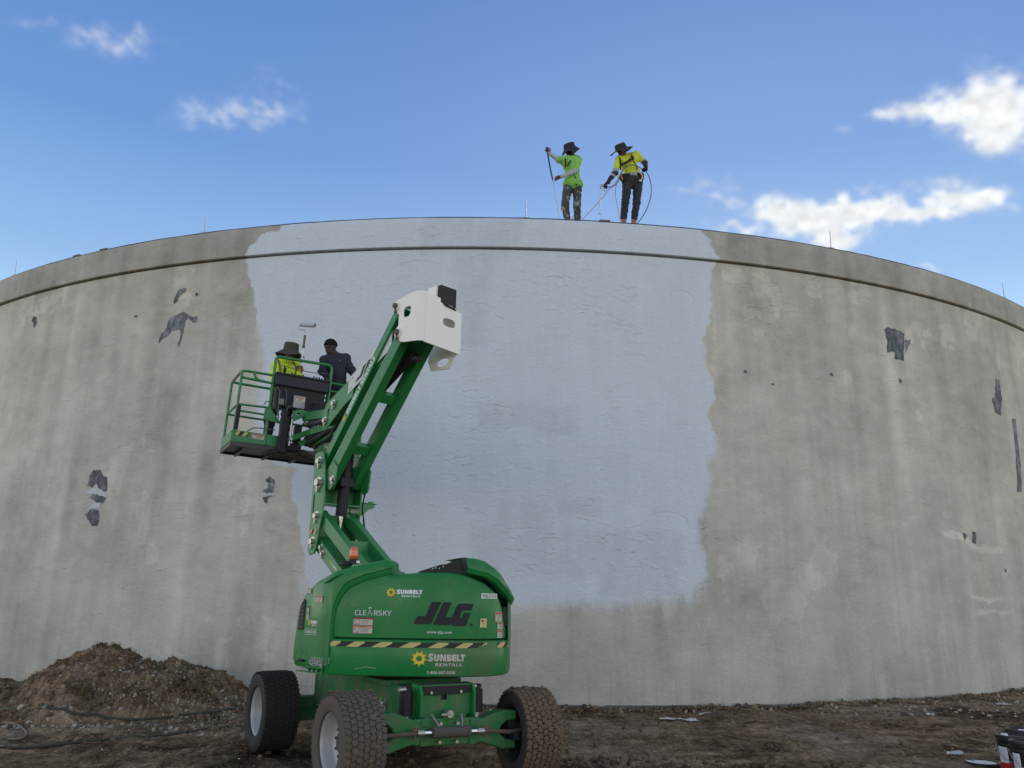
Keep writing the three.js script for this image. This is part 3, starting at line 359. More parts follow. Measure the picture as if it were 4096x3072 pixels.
// hoses on the ground
{
  const c = (x, y) => [(x / 2.1067) / 4, (2500 + y / 2.1067) / 4];
  const lay = (pts, r, lift = 0.5) => { const q = pts.map(([x, y]) => { const p = hit(...c(x, y)); p.y += r * lift; return p; }); const cv = new THREE.CatmullRomCurve3(q, false, 'centripetal'), s = cv.getPoints(pts.length * 8); for (const p of s) p.y = Math.max(p.y, surfaceH(p.x, -p.z) + r * lift); return sweep(s, r, 8); };
  const hm = std([0.045, 0.05, 0.035], 0.55), hm2 = std([0.16, 0.15, 0.10], 0.6);
  solo('hose', [lay([[330, 678], [450, 708], [600, 745], [750, 768], [900, 787], [1050, 800], [1200, 800], [1350, 788], [1550, 762], [1750, 740], [1950, 715], [2090, 704], [2150, 700]], 0.017)], hm, 'dark green hose lying along the foot of the dirt heap', 'hose');
  solo('hose', [lay([[-90, 1000], [0, 1022], [60, 1034], [200, 1038], [400, 1025], [600, 1000], [800, 982], [950, 966], [1200, 950], [1400, 938], [1600, 905], [1800, 882], [2000, 858], [2120, 845]], 0.016)], hm, 'dark hose stretched over the flat soil toward the rear wheel', 'hose');
  solo('hose', [lay([[-110, 880], [-40, 852], [20, 836], [80, 832], [140, 846], [190, 880], [222, 915], [215, 940], [185, 958], [130, 968], [60, 962]], 0.016)], hm2, 'olive hose lying in a loop left of the heap', 'hose');
  solo('hose', [lay([[-60, 720], [0, 715], [70, 712], [140, 704], [200, 690], [250, 682]], 0.013)], hm2, 'short pale hose end lying on rough soil beside the heap', 'hose');
}
// ------------------------------------------------------------------ decals
function canvasTex(w, h, draw) { const c = document.createElement('canvas'); c.width = w; c.height = h; const g = c.getContext('2d'); g.clearRect(0, 0, w, h); draw(g, w, h); const t = new THREE.CanvasTexture(c); t.colorSpace = THREE.SRGBColorSpace; t.magFilter = THREE.LinearFilter; return t; }
const decalMat = (t, rough = 0.6) => new THREE.MeshStandardMaterial({ map: t, transparent: true, alphaTest: 0.5, roughness: rough });
function sunLogo(g, cx, cy, r, hole) { g.fillStyle = '#d3b52f'; g.beginPath(); for (let i = 0; i < 9; i++) { const a = i / 9 * 2 * Math.PI - 0.5, b = a + 0.52; g.lineTo(cx + r * Math.cos(a), cy + r * Math.sin(a)); g.lineTo(cx + r * 0.66 * Math.cos(a + 0.12), cy + r * 0.66 * Math.sin(a + 0.12)); g.lineTo(cx + r * 0.72 * Math.cos(b), cy + r * 0.72 * Math.sin(b)); } g.closePath(); g.fill(); g.globalCompositeOperation = 'destination-out'; g.beginPath(); g.arc(cx, cy, r * 0.33, 0, 7); g.fill(); g.globalCompositeOperation = 'source-over'; }
function fitText(g, s, x, y, w, h, font, color, heavy) { g.font = font; g.textBaseline = 'alphabetic'; g.textAlign = 'left'; const m = g.measureText(s); g.save(); g.translate(x, y + h); g.scale(w / m.width, h / (parseFloat(font.match(/(\d+)px/)[1]) * 0.73)); g.fillStyle = color; g.fillText(s, 0, 0); if (heavy) { g.strokeStyle = color; g.lineWidth = heavy; g.strokeText(s, 0, 0); } g.restore(); }
function sunbelt(white, worn) { return canvasTex(768, 256, (g) => { sunLogo(g, 118, 128, 112); fitText(g, 'S', 236, 66, 62, 92, 'bold 100px sans-serif', white, 9); fitText(g, 'UNBELT', 304, 74, 436, 80, 'bold 100px sans-serif', white, 9); g.strokeStyle = white; g.lineWidth = 7; g.font = 'bold 100px sans-serif'; fitText(g, 'RENTALS', 322, 184, 380, 42, 'bold 60px sans-serif', white); if (worn) { g.globalCompositeOperation = 'destination-out'; const r = mulberry(3); for (let k = 0; k < 150; k++) { g.globalAlpha = 0.9; g.fillRect(236 + r() * 520, 60 + r() * 180, 2 + r() * 7, 2 + r() * 6); } g.globalCompositeOperation = 'source-over'; g.globalAlpha = 1; } }); }
const JLG = [[[1310, 603], [1395, 603], [1325, 775], [1312, 805], [1295, 818], [1150, 818], [1183, 742], [1255, 742]], [[1418, 605], [1495, 607], [1440, 748], [1512, 748], [1480, 825], [1328, 822]], [[1590, 615], [1727, 618], [1705, 682], [1610, 682], [1600, 690], [1580, 740], [1588, 752], [1606, 752], [1625, 703], [1697, 703], [1650, 830], [1520, 830], [1500, 820], [1490, 795], [1545, 650], [1568, 625]]];
function label(w, h, bg, bands) { return canvasTex(w, h, (g) => { g.fillStyle = bg; g.fillRect(0, 0, w, h); bands(g, w, h); }); }
const TEX = {
  sunbelt: sunbelt('#d8dcdc'), sunbeltWorn: sunbelt('#b9b2a8', true),
  clearsky: canvasTex(512, 128, (g) => { g.strokeStyle = '#ccd3d2'; g.lineWidth = 6; fitText(g, 'CLE', 8, 48, 170, 66, '60px sans-serif', '#ccd3d2'); g.beginPath(); g.moveTo(192, 114); g.lineTo(222, 50); g.lineTo(252, 114); g.stroke(); fitText(g, 'RSKY', 268, 48, 232, 66, '60px sans-serif', '#ccd3d2'); for (const r of [12, 22, 32]) { g.beginPath(); g.arc(222, 44, r, -2.3, -0.85); g.stroke(); } }),
  warn: label(256, 224, '#b8b4a2', (g, w, h) => { g.strokeStyle = '#222'; g.lineWidth = 5; g.strokeRect(2, 2, w - 4, h - 4); g.fillStyle = '#8f2f35'; g.fillRect(5, 5, w - 10, 22); g.fillStyle = '#222'; g.fillRect(0, 106, w, 9); g.fillStyle = '#c07a45'; g.fillRect(5, 117, w - 10, 22); g.fillStyle = '#1d1d1d'; g.font = 'bold 20px sans-serif'; g.fillText('DANGER', 90, 23); g.fillText('WARNING', 84, 135); for (const y0 of [38, 150]) { g.lineWidth = 5; g.strokeStyle = '#333'; g.strokeRect(14, y0, 74, 58); g.beginPath(); g.moveTo(24, y0 + 12); g.lineTo(62, y0 + 46); g.lineTo(80, y0 + 46); g.stroke(); g.fillStyle = '#444'; for (let k = 0; k < 5; k++) g.fillRect(102, y0 + k * 12, 130 - (k * 37) % 40, 4); } }),
  number: label(320, 110, '#d4d6d2', (g) => fitText(g, '10633154', 14, 16, 292, 76, 'bold 90px sans-serif', '#151515')),
  flag: label(96, 144, '#d2c993', (g, w) => { g.strokeStyle = '#222'; g.lineWidth = 4; g.strokeRect(4, 4, w - 8, 136); g.fillStyle = '#9d5a4e'; for (let k = 0; k < 6; k++) g.fillRect(18, 22 + k * 12, 62, 6); g.fillStyle = '#2c3b33'; g.fillRect(18, 20, 30, 34); g.fillStyle = '#222'; g.fillRect(20, 98, 56, 6); g.font = 'bold 20px sans-serif'; g.fillText('USA', 28, 130); }),
  www: canvasTex(384, 72, (g) => { g.lineWidth = 7; fitText(g, 'www.jlg.com', 6, 12, 372, 40, 'bold 50px serif', '#c9cfca'); fitText(g, 'www.jlg.com', 14, 20, 356, 26, '40px serif', '#9aa59d'); }),
  phone: canvasTex(512, 80, (g) => fitText(g, '1-800-667-9328', 8, 12, 496, 52, 'bold 60px sans-serif', '#bdbab0')),
  model: canvasTex(320, 128, (g) => { for (const [dx, dy] of [[-5, 0], [5, 0], [0, -4], [0, 4]]) fitText(g, '450AJ', 12 + dx, 14 + dy, 296, 96, 'bold 100px sans-serif', '#cfd5d2'); fitText(g, '450AJ', 12, 14, 296, 96, 'bold 100px sans-serif', '#10140f'); }),
  hazard: canvasTex(1024, 48, (g, w, h) => { const r = mulberry(8); for (let x = -60; x < w; x += 128) { g.fillStyle = '#151713'; g.fillRect(x, 0, 128, h); g.fillStyle = '#b8ad6c'; g.beginPath(); g.moveTo(x + 30, h); g.lineTo(x + 30 + h, 0); g.lineTo(x + 94 + h, 0); g.lineTo(x + 94, h); g.fill(); } g.globalCompositeOperation = 'destination-out'; g.beginPath(); g.moveTo(700, 48); for (let x = 700; x <= 880; x += 12) g.lineTo(x, 6 + r() * 20 + (x > 740 ? (x > 800 ? -30 : 4) : 30)); g.lineTo(880, 48); g.fill(); g.globalCompositeOperation = 'source-over'; }),
  arrows: canvasTex(160, 192, (g) => { const arr = (x0, x1, c) => { g.fillStyle = c; g.strokeStyle = '#9a9d98'; g.lineWidth = 5; const s = Math.sign(x1 - x0); g.beginPath(); g.moveTo(x0, 70); g.lineTo(x1 - s * 30, 70); g.lineTo(x1 - s * 36, 8); g.lineTo(x1, 96); g.lineTo(x1 - s * 36, 184); g.lineTo(x1 - s * 30, 122); g.lineTo(x0, 122); g.closePath(); g.fill(); g.stroke(); }; arr(80, 6, '#9a9d98'); arr(80, 154, '#121512'); }),
  boomText: canvasTex(1024, 128, (g) => { sunLogo(g, 70, 64, 50); fitText(g, 'SUNBELT RENTALS', 150, 22, 850, 84, 'bold 100px sans-serif', '#c4cfcb', 8); }),
  jlgPanel: canvasTex(512, 192, (g, w, h) => { g.fillStyle = '#c3c6c2'; g.fillRect(0, 0, w, h); g.fillStyle = '#26282a'; for (const L of JLG) { g.beginPath(); L.forEach(([x, y]) => g.lineTo(90 + (x - 1150) * 0.52, 40 + (y - 600) * 0.52)); g.fill(); } for (const [x, y] of [[18, 40], [18, 150], [44, 40], [44, 150]]) { g.beginPath(); g.arc(x, y, 7, 0, 7); g.fill(); } }),
  smallLabel: label(128, 96, '#bdb7a3', (g, w, h) => { g.fillStyle = '#a64a3a'; g.fillRect(4, 4, w - 8, 20); g.fillStyle = '#3a3a36'; for (let k = 0; k < 5; k++) g.fillRect(54, 32 + k * 12, 62 - k * 7, 5); g.strokeStyle = '#333'; g.lineWidth = 4; g.strokeRect(10, 32, 36, 54); }),
  phoneBox: canvasTex(256, 96, (g) => { g.strokeStyle = '#b7c2bc'; g.lineWidth = 6; g.strokeRect(4, 4, 248, 88); fitText(g, '1-800-667-9328', 16, 26, 224, 44, 'bold 60px sans-serif', '#c5cdc8'); }),
};
// ------------------------------------------------------------------ the boom lift
const lift = thing('boom_lift', 'green articulating boom lift standing before the tank, basket raised', 'boom lift', V(MX, 0, -MD));
const dustTex = dataTex(512, 512, (i, j, o) => { const u = i / 512, v = j / 512, a = fbm(u * 9, v * 9, 4), s = fbm(u * 34, v * 5 + 9, 3), b = vnoise(u * 120, v * 120), d = clamp(sstep(0.34, 0.70, a * 0.6 + s * 0.4) * 0.75 + 0.08 * b), k = 0.9 + 0.2 * (b - 0.5); o[0] = lerp(0.012 * k, 0.125, d * 0.7); o[1] = lerp(0.150 * k, 0.115, d * 0.7); o[2] = lerp(0.042 * k, 0.085, d * 0.7); }, true);
const paintTex = dataTex(512, 512, (i, j, o) => { const u = i / 512, v = j / 512, a = fbm(u * 7, v * 7, 4), b = vnoise(u * 90, v * 90), s = fbm(u * 26, v * 3 + 9, 3), k = 0.94 + 0.22 * (a - 0.5) + 0.05 * (b - 0.5), d = sstep(0.56, 0.74, s) * 0.22; o[0] = lerp(0.012 * k, 0.07, d * 0.6); o[1] = lerp(0.180 * k, 0.125, d * 0.6); o[2] = lerp(0.043 * k, 0.06, d * 0.6); }, true);
// scratches through the paint, pale or rusty
{ const d = paintTex.image.data, r = mulberry(77); for (let n = 0; n < 90; n++) { let x = r() * 512, y = r() * 512; const a = r() * 6.28, l = 6 + r() * 46, rusty = r() < 0.4; for (let k = 0; k < l; k++) { x += Math.cos(a + Math.sin(k * 0.1) * 0.3); y += Math.sin(a + Math.sin(k * 0.1) * 0.3); const o = ((Math.floor(y) & 511) * 512 + (Math.floor(x) & 511)) * 4; const c = rusty ? [78, 66, 48] : [112, 138, 116]; for (let i = 0; i < 3; i++) d[o + i] = d[o + i] * 0.45 + c[i] * 0.55; } } }
const roughTex = dataTex(256, 256, (i, j, o) => { const a = fbm(i / 22, j / 22, 3), b = vnoise(i / 3, j / 3); o[0] = o[2] = 0; o[1] = 0.30 + 0.5 * (a - 0.3) + 0.08 * b; }, false);
const green = new THREE.MeshPhysicalMaterial({ map: paintTex, roughnessMap: roughTex, roughness: 1, specularIntensity: 0.45, clearcoat: 0.12, clearcoatRoughness: 0.12 });
const greenBoom = new THREE.MeshPhysicalMaterial({ map: paintTex, roughness: 0.46, specularIntensity: 1.0, clearcoat: 0.2, clearcoatRoughness: 0.35 });
const black = std([0.018, 0.018, 0.02], 0.55), rubber = std([0.028, 0.027, 0.026], 0.85), darkSteel = std([0.05, 0.05, 0.055], 0.5, 0.4), steel = std([0.38, 0.37, 0.35], 0.38, 0.85), chrome = std([0.75, 0.76, 0.78], 0.12, 1), rust = std([0.13, 0.09, 0.065], 0.8, 0.3);
const offWhite = std([0.80, 0.785, 0.73], 0.5, 0, { bumpMap: soilBump, bumpScale: 0.0008 });
const FB = new THREE.Matrix4().makeRotationY(45 * DEG), FC = new THREE.Matrix4().makeRotationY(CH_YAW).multiply(new THREE.Matrix4().makeTranslation(CH_X, 0, 0));
const B = (x, d, h) => V(x, h, -d);
// plan of the tail: a flattened round, nearly straight across the back and tight at the right corner
const arcS = (phi) => phi < -45 || phi > 90 ? Math.cos(phi * DEG) : 0.803 * Math.pow(Math.max(0, 1 - Math.pow(Math.abs(Math.sin(phi * DEG)), 3.2)), 0.3125);
const arcP = (phi, y, R) => V(R * Math.sin(phi * DEG), y, R * arcS(phi));
function interp(tab, x) { if (x <= tab[0][0]) return tab[0][1]; for (let i = 0; i < tab.length - 1; i++) if (x <= tab[i + 1][0]) return lerp(tab[i][1], tab[i + 1][1], (x - tab[i][0]) / (tab[i + 1][0] - tab[i][0])); return tab[tab.length - 1][1]; }
function curvedDecal(tex, p0, p1, y0, y1, R, name = 'decal', parent = lift, rough) { return mesh(name, [grid(Math.max(2, Math.ceil((p1 - p0) / 2)), 1, (u, v) => arcP(lerp(p0, p1, u), lerp(y0, y1, v), R))], decalMat(tex, rough), parent); }
function quad(o, u, v) { return grid(1, 1, (a, b) => o.clone().addScaledVector(u, a).addScaledVector(v, b)); }
// D-shaped outline of the turret: straight left side, round tail, straight right side; t in metres from the left front corner
const SIDE = 0.66;
function dPath(t, R) { const arc = Math.PI * 1.03; if (t < SIDE) return V(-R, 0, -SIDE + t).applyMatrix4(FB); if (t < SIDE + arc) { const b = -90 + (t - SIDE) / arc * 180 + 45; return arcP(b, 0, R); } return V(R, 0, -(t - SIDE - arc)).applyMatrix4(FB); }
const tPhi = (phi) => SIDE + (phi + 45) / 180 * Math.PI * 1.03;
function shellRaw(t0, t1, n, rows) { return grid(n, rows.length - 1, (u, v) => { const t = lerp(t0, t1, u), [y, R] = rows[Math.round(v * (rows.length - 1))](t), p = dPath(t, R); p.y = y; return p; }); }
function shell(t0, t1, n, rows) { return toCreasedNormals(shellRaw(t0, t1, n, rows), 0.45); }
function endCap(t, rows) {    // closes the end of a shell
  const prof = rows.map(f => f(t)), g = new THREE.ShapeGeometry(shapeOf(prof.map(([y, R]) => [R, y]))), q = g.attributes.position; for (let i = 0; i < q.count; i++) { const p = dPath(t, q.getX(i)); q.setXYZ(i, p.x, q.getY(i), p.z); } g.computeVertexNormals(); return g;
}
{
  // counterweight, dusty toward its right end
  const cwTex = dataTex(512, 128, (i, j, o) => { const u = i / 512, a = fbm(u * 14, j / 20, 4), b = vnoise(i / 2, j / 2), k = 0.95 + 0.15 * (a - 0.5) + 0.04 * b, phi = lerp(-47, 137, u), d = sstep(0.42, 0.72, fbm(u * 22 + 4, j / 50 + 3, 3) + 0.28 * sstep(10, 22, phi) * sstep(66, 48, phi) - 0.03) * 0.5 * sstep(4, 16, phi); o[0] = lerp(0.012 * k, 0.105, d); o[1] = lerp(0.180 * k, 0.125, d); o[2] = lerp(0.043 * k, 0.065, d); }, true, THREE.ClampToEdgeWrapping);
  const cwMat = green.clone(); cwMat.map = cwTex;
  const cw = mesh('counterweight', [shell(tPhi(-47), tPhi(137), 60, [() => [0.92, 0.5], () => [0.92, 1.03], () => [0.928, 1.046], () => [0.945, 1.052], () => [1.235, 1.052], () => [1.256, 1.044], () => [1.266, 1.02], () => [1.268, 0.5]])], cwMat, lift);
  cw.userData.label = 'green counterweight band across the tail';
  curvedDecal(TEX.hazard, -45.2, 78, 1.192, 1.242, 1.056, 'hazard_stripe');
  curvedDecal(TEX.sunbeltWorn, 3.6, 36, 1.000, 1.183, 1.056); curvedDecal(TEX.phone, 12.6, 29.4, 0.941, 0.983, 1.056);
  mesh('scratch', [sweep([[-27, 0.985], [-23, 0.995], [-20, 1.005], [-18, 1.0], [-14.5, 0.995]].map(([a, y]) => arcP(a, y, 1.0535)), 0.0025, 5)], std([0.4, 0.42, 0.25], 0.8), lift);
  // rear panel
  const top = [[-44.3, 1.62], [-42.5, 1.66], [-38, 1.765], [-33, 1.83], [-24.6, 1.885], [-12, 1.93], [-8.5, 1.90], [-6, 1.893], [6.3, 1.914], [24.3, 1.921], [34.3, 1.907], [50.5, 1.83], [62.7, 1.735], [67.3, 1.66], [71.9, 1.5], [76, 1.42], [90, 1.4]];
  const h = (t) => interp(top, (t - SIDE) / (Math.PI * 1.03) * 180 - 45);
  mesh('rear_panel', [shell(tPhi(-44.3), tPhi(88), 110, [() => [1.276, 0.99], () => [1.276, 1.022], () => [1.282, 1.03], t => [lerp(1.28, h(t), 0.5), 1.034], t => [h(t) - 0.055, 1.028], t => [h(t) - 0.02, 1.016], t => [h(t) - 0.004, 0.996], t => [h(t) + 0.004, 0.93], t => [h(t) + 0.004, 0.45]])], green, lift).userData.label = 'curved green tail door with raised black letters';
  // raised black letters
  const letters = JLG.map(L => { const fine = []; for (let i = 0; i < L.length; i++) { const a = L[i], b = L[(i + 1) % L.length], n = Math.ceil(Math.hypot(a[0] - b[0], a[1] - b[1]) / 30); for (let k = 0; k < n; k++) fine.push([lerp(a[0], b[0], k / n), lerp(a[1], b[1], k / n)]); } const conv = fine.map(([x, y]) => [lerp(4.6, 40.4, (x - 1150) / 577), lerp(1.632, 1.404, (y - 603) / 227)]); const g = new THREE.ExtrudeGeometry(shapeOf(conv.reverse()), { depth: 0.012, bevelEnabled: false }), q = g.attributes.position; for (let i = 0; i < q.count; i++) { const p = arcP(q.getX(i), q.getY(i), 1.030 + q.getZ(i)); q.setXYZ(i, p.x, p.y, p.z); } g.computeVertexNormals(); return g; });
  const lm = std([0.03, 0.03, 0.033], 0.85); letters.forEach(g => mesh('letter', [g], lm, lift)); mesh('letter_dot', [xf(new THREE.CylinderGeometry(0.012, 0.012, 0.012, 14), ...arcP(39.3, 1.416, 1.036).toArray(), Math.PI / 2, 39 * DEG, 0)], lm, lift);
  curvedDecal(TEX.sunbelt, -11.9, 9.6, 1.660, 1.776, 1.037); curvedDecal(TEX.clearsky, -30.1, -7.2, 1.482, 1.578, 1.037); curvedDecal(TEX.warn, -30.4, -17.9, 1.316, 1.472, 1.037, 'warning_label');
  curvedDecal(TEX.number, 46.4, 61, 1.672, 1.722, 1.037, 'number_label'); curvedDecal(TEX.flag, 45.8, 51.5, 1.387, 1.477, 1.037, 'flag_label'); curvedDecal(TEX.smallLabel, 59.6, 67.5, 1.445, 1.54, 1.037, 'label'); curvedDecal(TEX.smallLabel, 62, 69, 1.37, 1.435, 1.037, 'label'); curvedDecal(TEX.smallLabel, 62, 69, 1.285, 1.36, 1.037, 'label'); curvedDecal(TEX.www, 12, 27.2, 1.318, 1.36, 1.037);
  // left hood: side of the turret, wrapping over the tail with a stepped eave
  const hb = [[-200, 0.945], [-45.8, 0.945], [-45.0, 1.30], [-44.2, 1.50], [-42, 1.60], [-38, 1.705], [-35, 1.753], [-30, 1.79], [-23.5, 1.832], [-8, 1.905]], ht = [[-90, 1.28], [-88.5, 1.5], [-86.2, 1.61], [-80.3, 1.726], [-66.4, 1.838], [-51.5, 1.905], [-44, 1.932], [-26.6, 1.996], [-12.8, 2.043], [-10, 2.035], [-8.3, 2.005]];
  const ph = (t) => (t - SIDE) / (Math.PI * 1.03) * 180 - 45;
  const bo = (t) => { const p = ph(t); return p < -45.6 ? 0.945 + 0.03 * sstep(0.3, 0, t) : interp(hb, p); }, to = (t) => interp(ht, ph(t) < -45 ? -45 - (SIDE - t) * 68 : ph(t)), k = (t, f) => lerp(bo(t), to(t), f);
  const hoodRows = [t => [bo(t), 1.0], t => [bo(t), 1.043], t => [bo(t) + 0.012, 1.05], t => [bo(t) + 0.05, 1.056], t => [bo(t) + 0.056, 1.072], t => [k(t, 0.55), 1.074], t => [to(t) - 0.06, 1.068], t => [to(t) - 0.022, 1.052], t => [to(t) - 0.004, 1.02], t => [to(t), 0.95], t => [to(t) - 0.01, 0.80]];
  mesh('left_hood', [shell(0, tPhi(-8.3), 120, hoodRows), endCap(tPhi(-8.3), [...hoodRows, t => [bo(t) + 0.02, 0.80]]), endCap(0, [...hoodRows, t => [bo(t), 0.80]])], green, lift);
  // lower skirt with ribs, black plate standing in for the dark vent opening, labels of the left side
  const L = (d, y, x = -1.078) => B(x, d, y);
  mesh('vent', [sidePlate([[0.60, 1.33], [0.49, 1.335], [0.50, 1.62], [0.52, 1.635], [0.58, 1.57]], -1.0745, 0.012)], black, lift, FB);
  const slats = []; for (let i = 0; i < 6; i++) slats.push(box(0.008, 0.014, 0.07, -1.0815, 1.36 + i * 0.04, -0.54, 0.002)); each('vent_slat', slats, darkSteel, lift, FB);
  mesh('skirt_rib', [box(0.03, 0.012, 0.5, -1.062, 0.972, -0.33, 0.003), box(0.03, 0.012, 0.5, -1.062, 0.925, -0.33, 0.003), ...[0.1, 0.18, 0.26, 0.34].map(d => box(0.028, 0.05, 0.012, -1.06, 0.948, -d, 0.002))], green, lift, FB);
  mesh('hood_latch', [box(0.05, 0.025, 0.09, -1.085, 1.03, -0.47, 0.01)], rubber, lift, FB);
  mesh('decal', [quad(L(0.335, 0.98), V(0, 0, 0.26), V(0, 0.105, 0))], decalMat(TEX.model), lift, FB);
  mesh('decal', [quad(L(0.42, 1.365), V(0, 0, 0.2), V(0, 0.085, 0))], decalMat(TEX.sunbelt), lift, FB);
  mesh('decal', [quad(L(0.46, 1.285), V(0, 0, 0.225), V(0, 0.06, 0))], decalMat(TEX.phoneBox), lift, FB);
  mesh('label', [quad(L(0.45, 1.43), V(0, 0, 0.045), V(0, 0.14, 0))], decalMat(TEX.warn), lift, FB);
  mesh('label', [quad(L(0.30, 1.61), V(0, 0, 0.13), V(0, 0.065, 0))], decalMat(TEX.smallLabel), lift, FB);
  mesh('label', [quad(L(0.47, 1.70, -1.076), V(0, 0, 0.07), V(0, 0.05, 0))], decalMat(TEX.smallLabel), lift, FB);
  if (0) mesh('tag', [box(0.006, 0.08, 0.06, -1.06, 0.88, -0.56, 0.002, 0.1, 0, 0)], offWhite, lift, FB);
  mesh('corner_reflector', [grid(3, 1, (u, v) => arcP(lerp(-46.6, -44.6, u), lerp(1.02, 1.085, v), 1.0585))], std([0.45, 0.46, 0.5], 0.3, 0.5), lift);
  // recessed panel line and raised flash on the hood
  mesh('hood_crease', [sweep([[-56, 1.80], [-50, 1.83], [-44, 1.862], [-38, 1.895]].map(([p, y]) => { const q = dPath(p < -45 ? SIDE - (-45 - p) / 68 : tPhi(p), 1.073); q.y = y; return q; }), t => 0.004 + 0.014 * Math.sin(t * 3.1), 8)], green, lift);
  // right cover, raised visor
  const cb = [[33, 1.925], [34.3, 1.917], [48.5, 1.875], [58, 1.81], [66, 1.735], [72, 1.68], [80, 1.63], [135, 1.55]], ct = [[33, 2.072], [34.3, 2.076], [41, 2.072], [48.2, 2.05], [61.8, 1.955], [70.2, 1.86], [78, 1.80], [100, 1.72], [137, 1.66]];
  const cB = t => interp(cb, ph(t)), cT = t => interp(ct, ph(t));
  mesh('right_cover', [shell(tPhi(34), tPhi(137), 70, [t => [cB(t) + 0.03, 0.96], t => [cB(t), 1.035], t => [cB(t) + 0.005, 1.07], t => [cB(t) + 0.05, 1.092], t => [lerp(cB(t), cT(t), 0.5), 1.088], t => [lerp(cB(t), cT(t), 0.52), 1.074], t => [cT(t) - 0.03, 1.062], t => [cT(t) - 0.006, 1.035], t => [cT(t), 0.97], t => [cT(t) - 0.02, 0.6]])], green, lift);
  mesh('right_side', [shell(tPhi(76), tPhi(135) + SIDE, 40, [() => [0.945, 1.0], () => [0.945, 1.05], t => [1.3, 1.058], t => [1.66, 1.05], t => [1.68, 0.5]])], green, lift);
  mesh('dark_gap_filler', [grid(20, 1, (u, v) => arcP(lerp(45, 110, u), lerp(1.27, 1.86, v), lerp(0.965, 0.93, v)))], black, lift);  // black sheet added behind the gap to make the slot look dark
  // ground control box under the raised cover
  const c0 = arcP(6.5, 0, 0.90), c1 = arcP(37.5, 0, 0.96), dir = c1.clone().sub(c0), W = dir.length(); dir.normalize();
  const cm = new THREE.Matrix4().makeBasis(dir, V(0, 1, 0), new THREE.Vector3().crossVectors(dir, V(0, 1, 0))); cm.setPosition(c0);
  mesh('control_panel', [flatPlate([[0, 1.84], [W, 1.84], [W, 2.072], [W * 0.96, 2.075], [W * 0.55, 2.0], [W * 0.48, 2.0], [0, 1.925]], 0.02).applyMatrix4(cm)], black, lift);
  const knobs = []; for (const [x, y] of [[0.3, 1.955], [0.36, 1.965], [0.44, 1.96], [0.52, 1.98]]) { const p = c0.clone().addScaledVector(dir, x * W); knobs.push(xf(new THREE.SphereGeometry(0.011, 8, 6), p.x, y, p.z + 0.02)); } each('knob', knobs, steel, lift);
  mesh('cover_end', [grid(1, 3, (u, v) => { const p = arcP(34.2, lerp(1.91, 2.07, v), lerp(0.93, 1.075 - 0.02 * v, u)); return p; })], black, lift);
  // turntable, frame inside the turret
  mesh('turntable', [xf(new THREE.CylinderGeometry(0.46, 0.50, 0.12, 40), 0, 0.875, 0), xf(new THREE.CylinderGeometry(0.68, 0.68, 0.03, 40), 0, 0.945, 0)], black, lift);
  mesh('turret_frame', [box(0.06, 0.75, 0.95, -0.31, 1.33, -0.12, 0.01), box(0.06, 0.75, 0.95, 0.31, 1.33, -0.12, 0.01), box(1.7, 0.5, 0.6, 0, 1.2, -0.25, 0.02), box(0.9, 0.3, 0.5, 0, 1.35, 0.2, 0.02)], darkSteel, lift, FB);
  // beacon
  const bp = B(-0.62, 0.33, 2.02), base = mesh('beacon', [xf(new THREE.CylinderGeometry(0.052, 0.056, 0.05, 20), bp.x, bp.y + 0.02, bp.z), box(0.13, 0.05, 0.1, bp.x - 0.07, bp.y, bp.z - 0.05, 0.01)], black, lift, FB);
  mesh('lens', [lathe([[0.001, 0.135], [0.028, 0.134], [0.038, 0.125], [0.041, 0.09], [0.0425, 0.086], [0.042, 0.05], [0.045, 0.046], [0.046, 0.0], [0.001, 0.0]], 24).translate(bp.x, bp.y + 0.046, bp.z)], new THREE.MeshPhysicalMaterial({ color: col(0.62, 0.10, 0.015), roughness: 0.25, clearcoat: 0.6 }), base, FB);
  mesh('label', [box(0.045, 0.025, 0.002, bp.x + 0.02, bp.y + 0.018, bp.z + 0.0565, 0)], offWhite, base, FB);
}
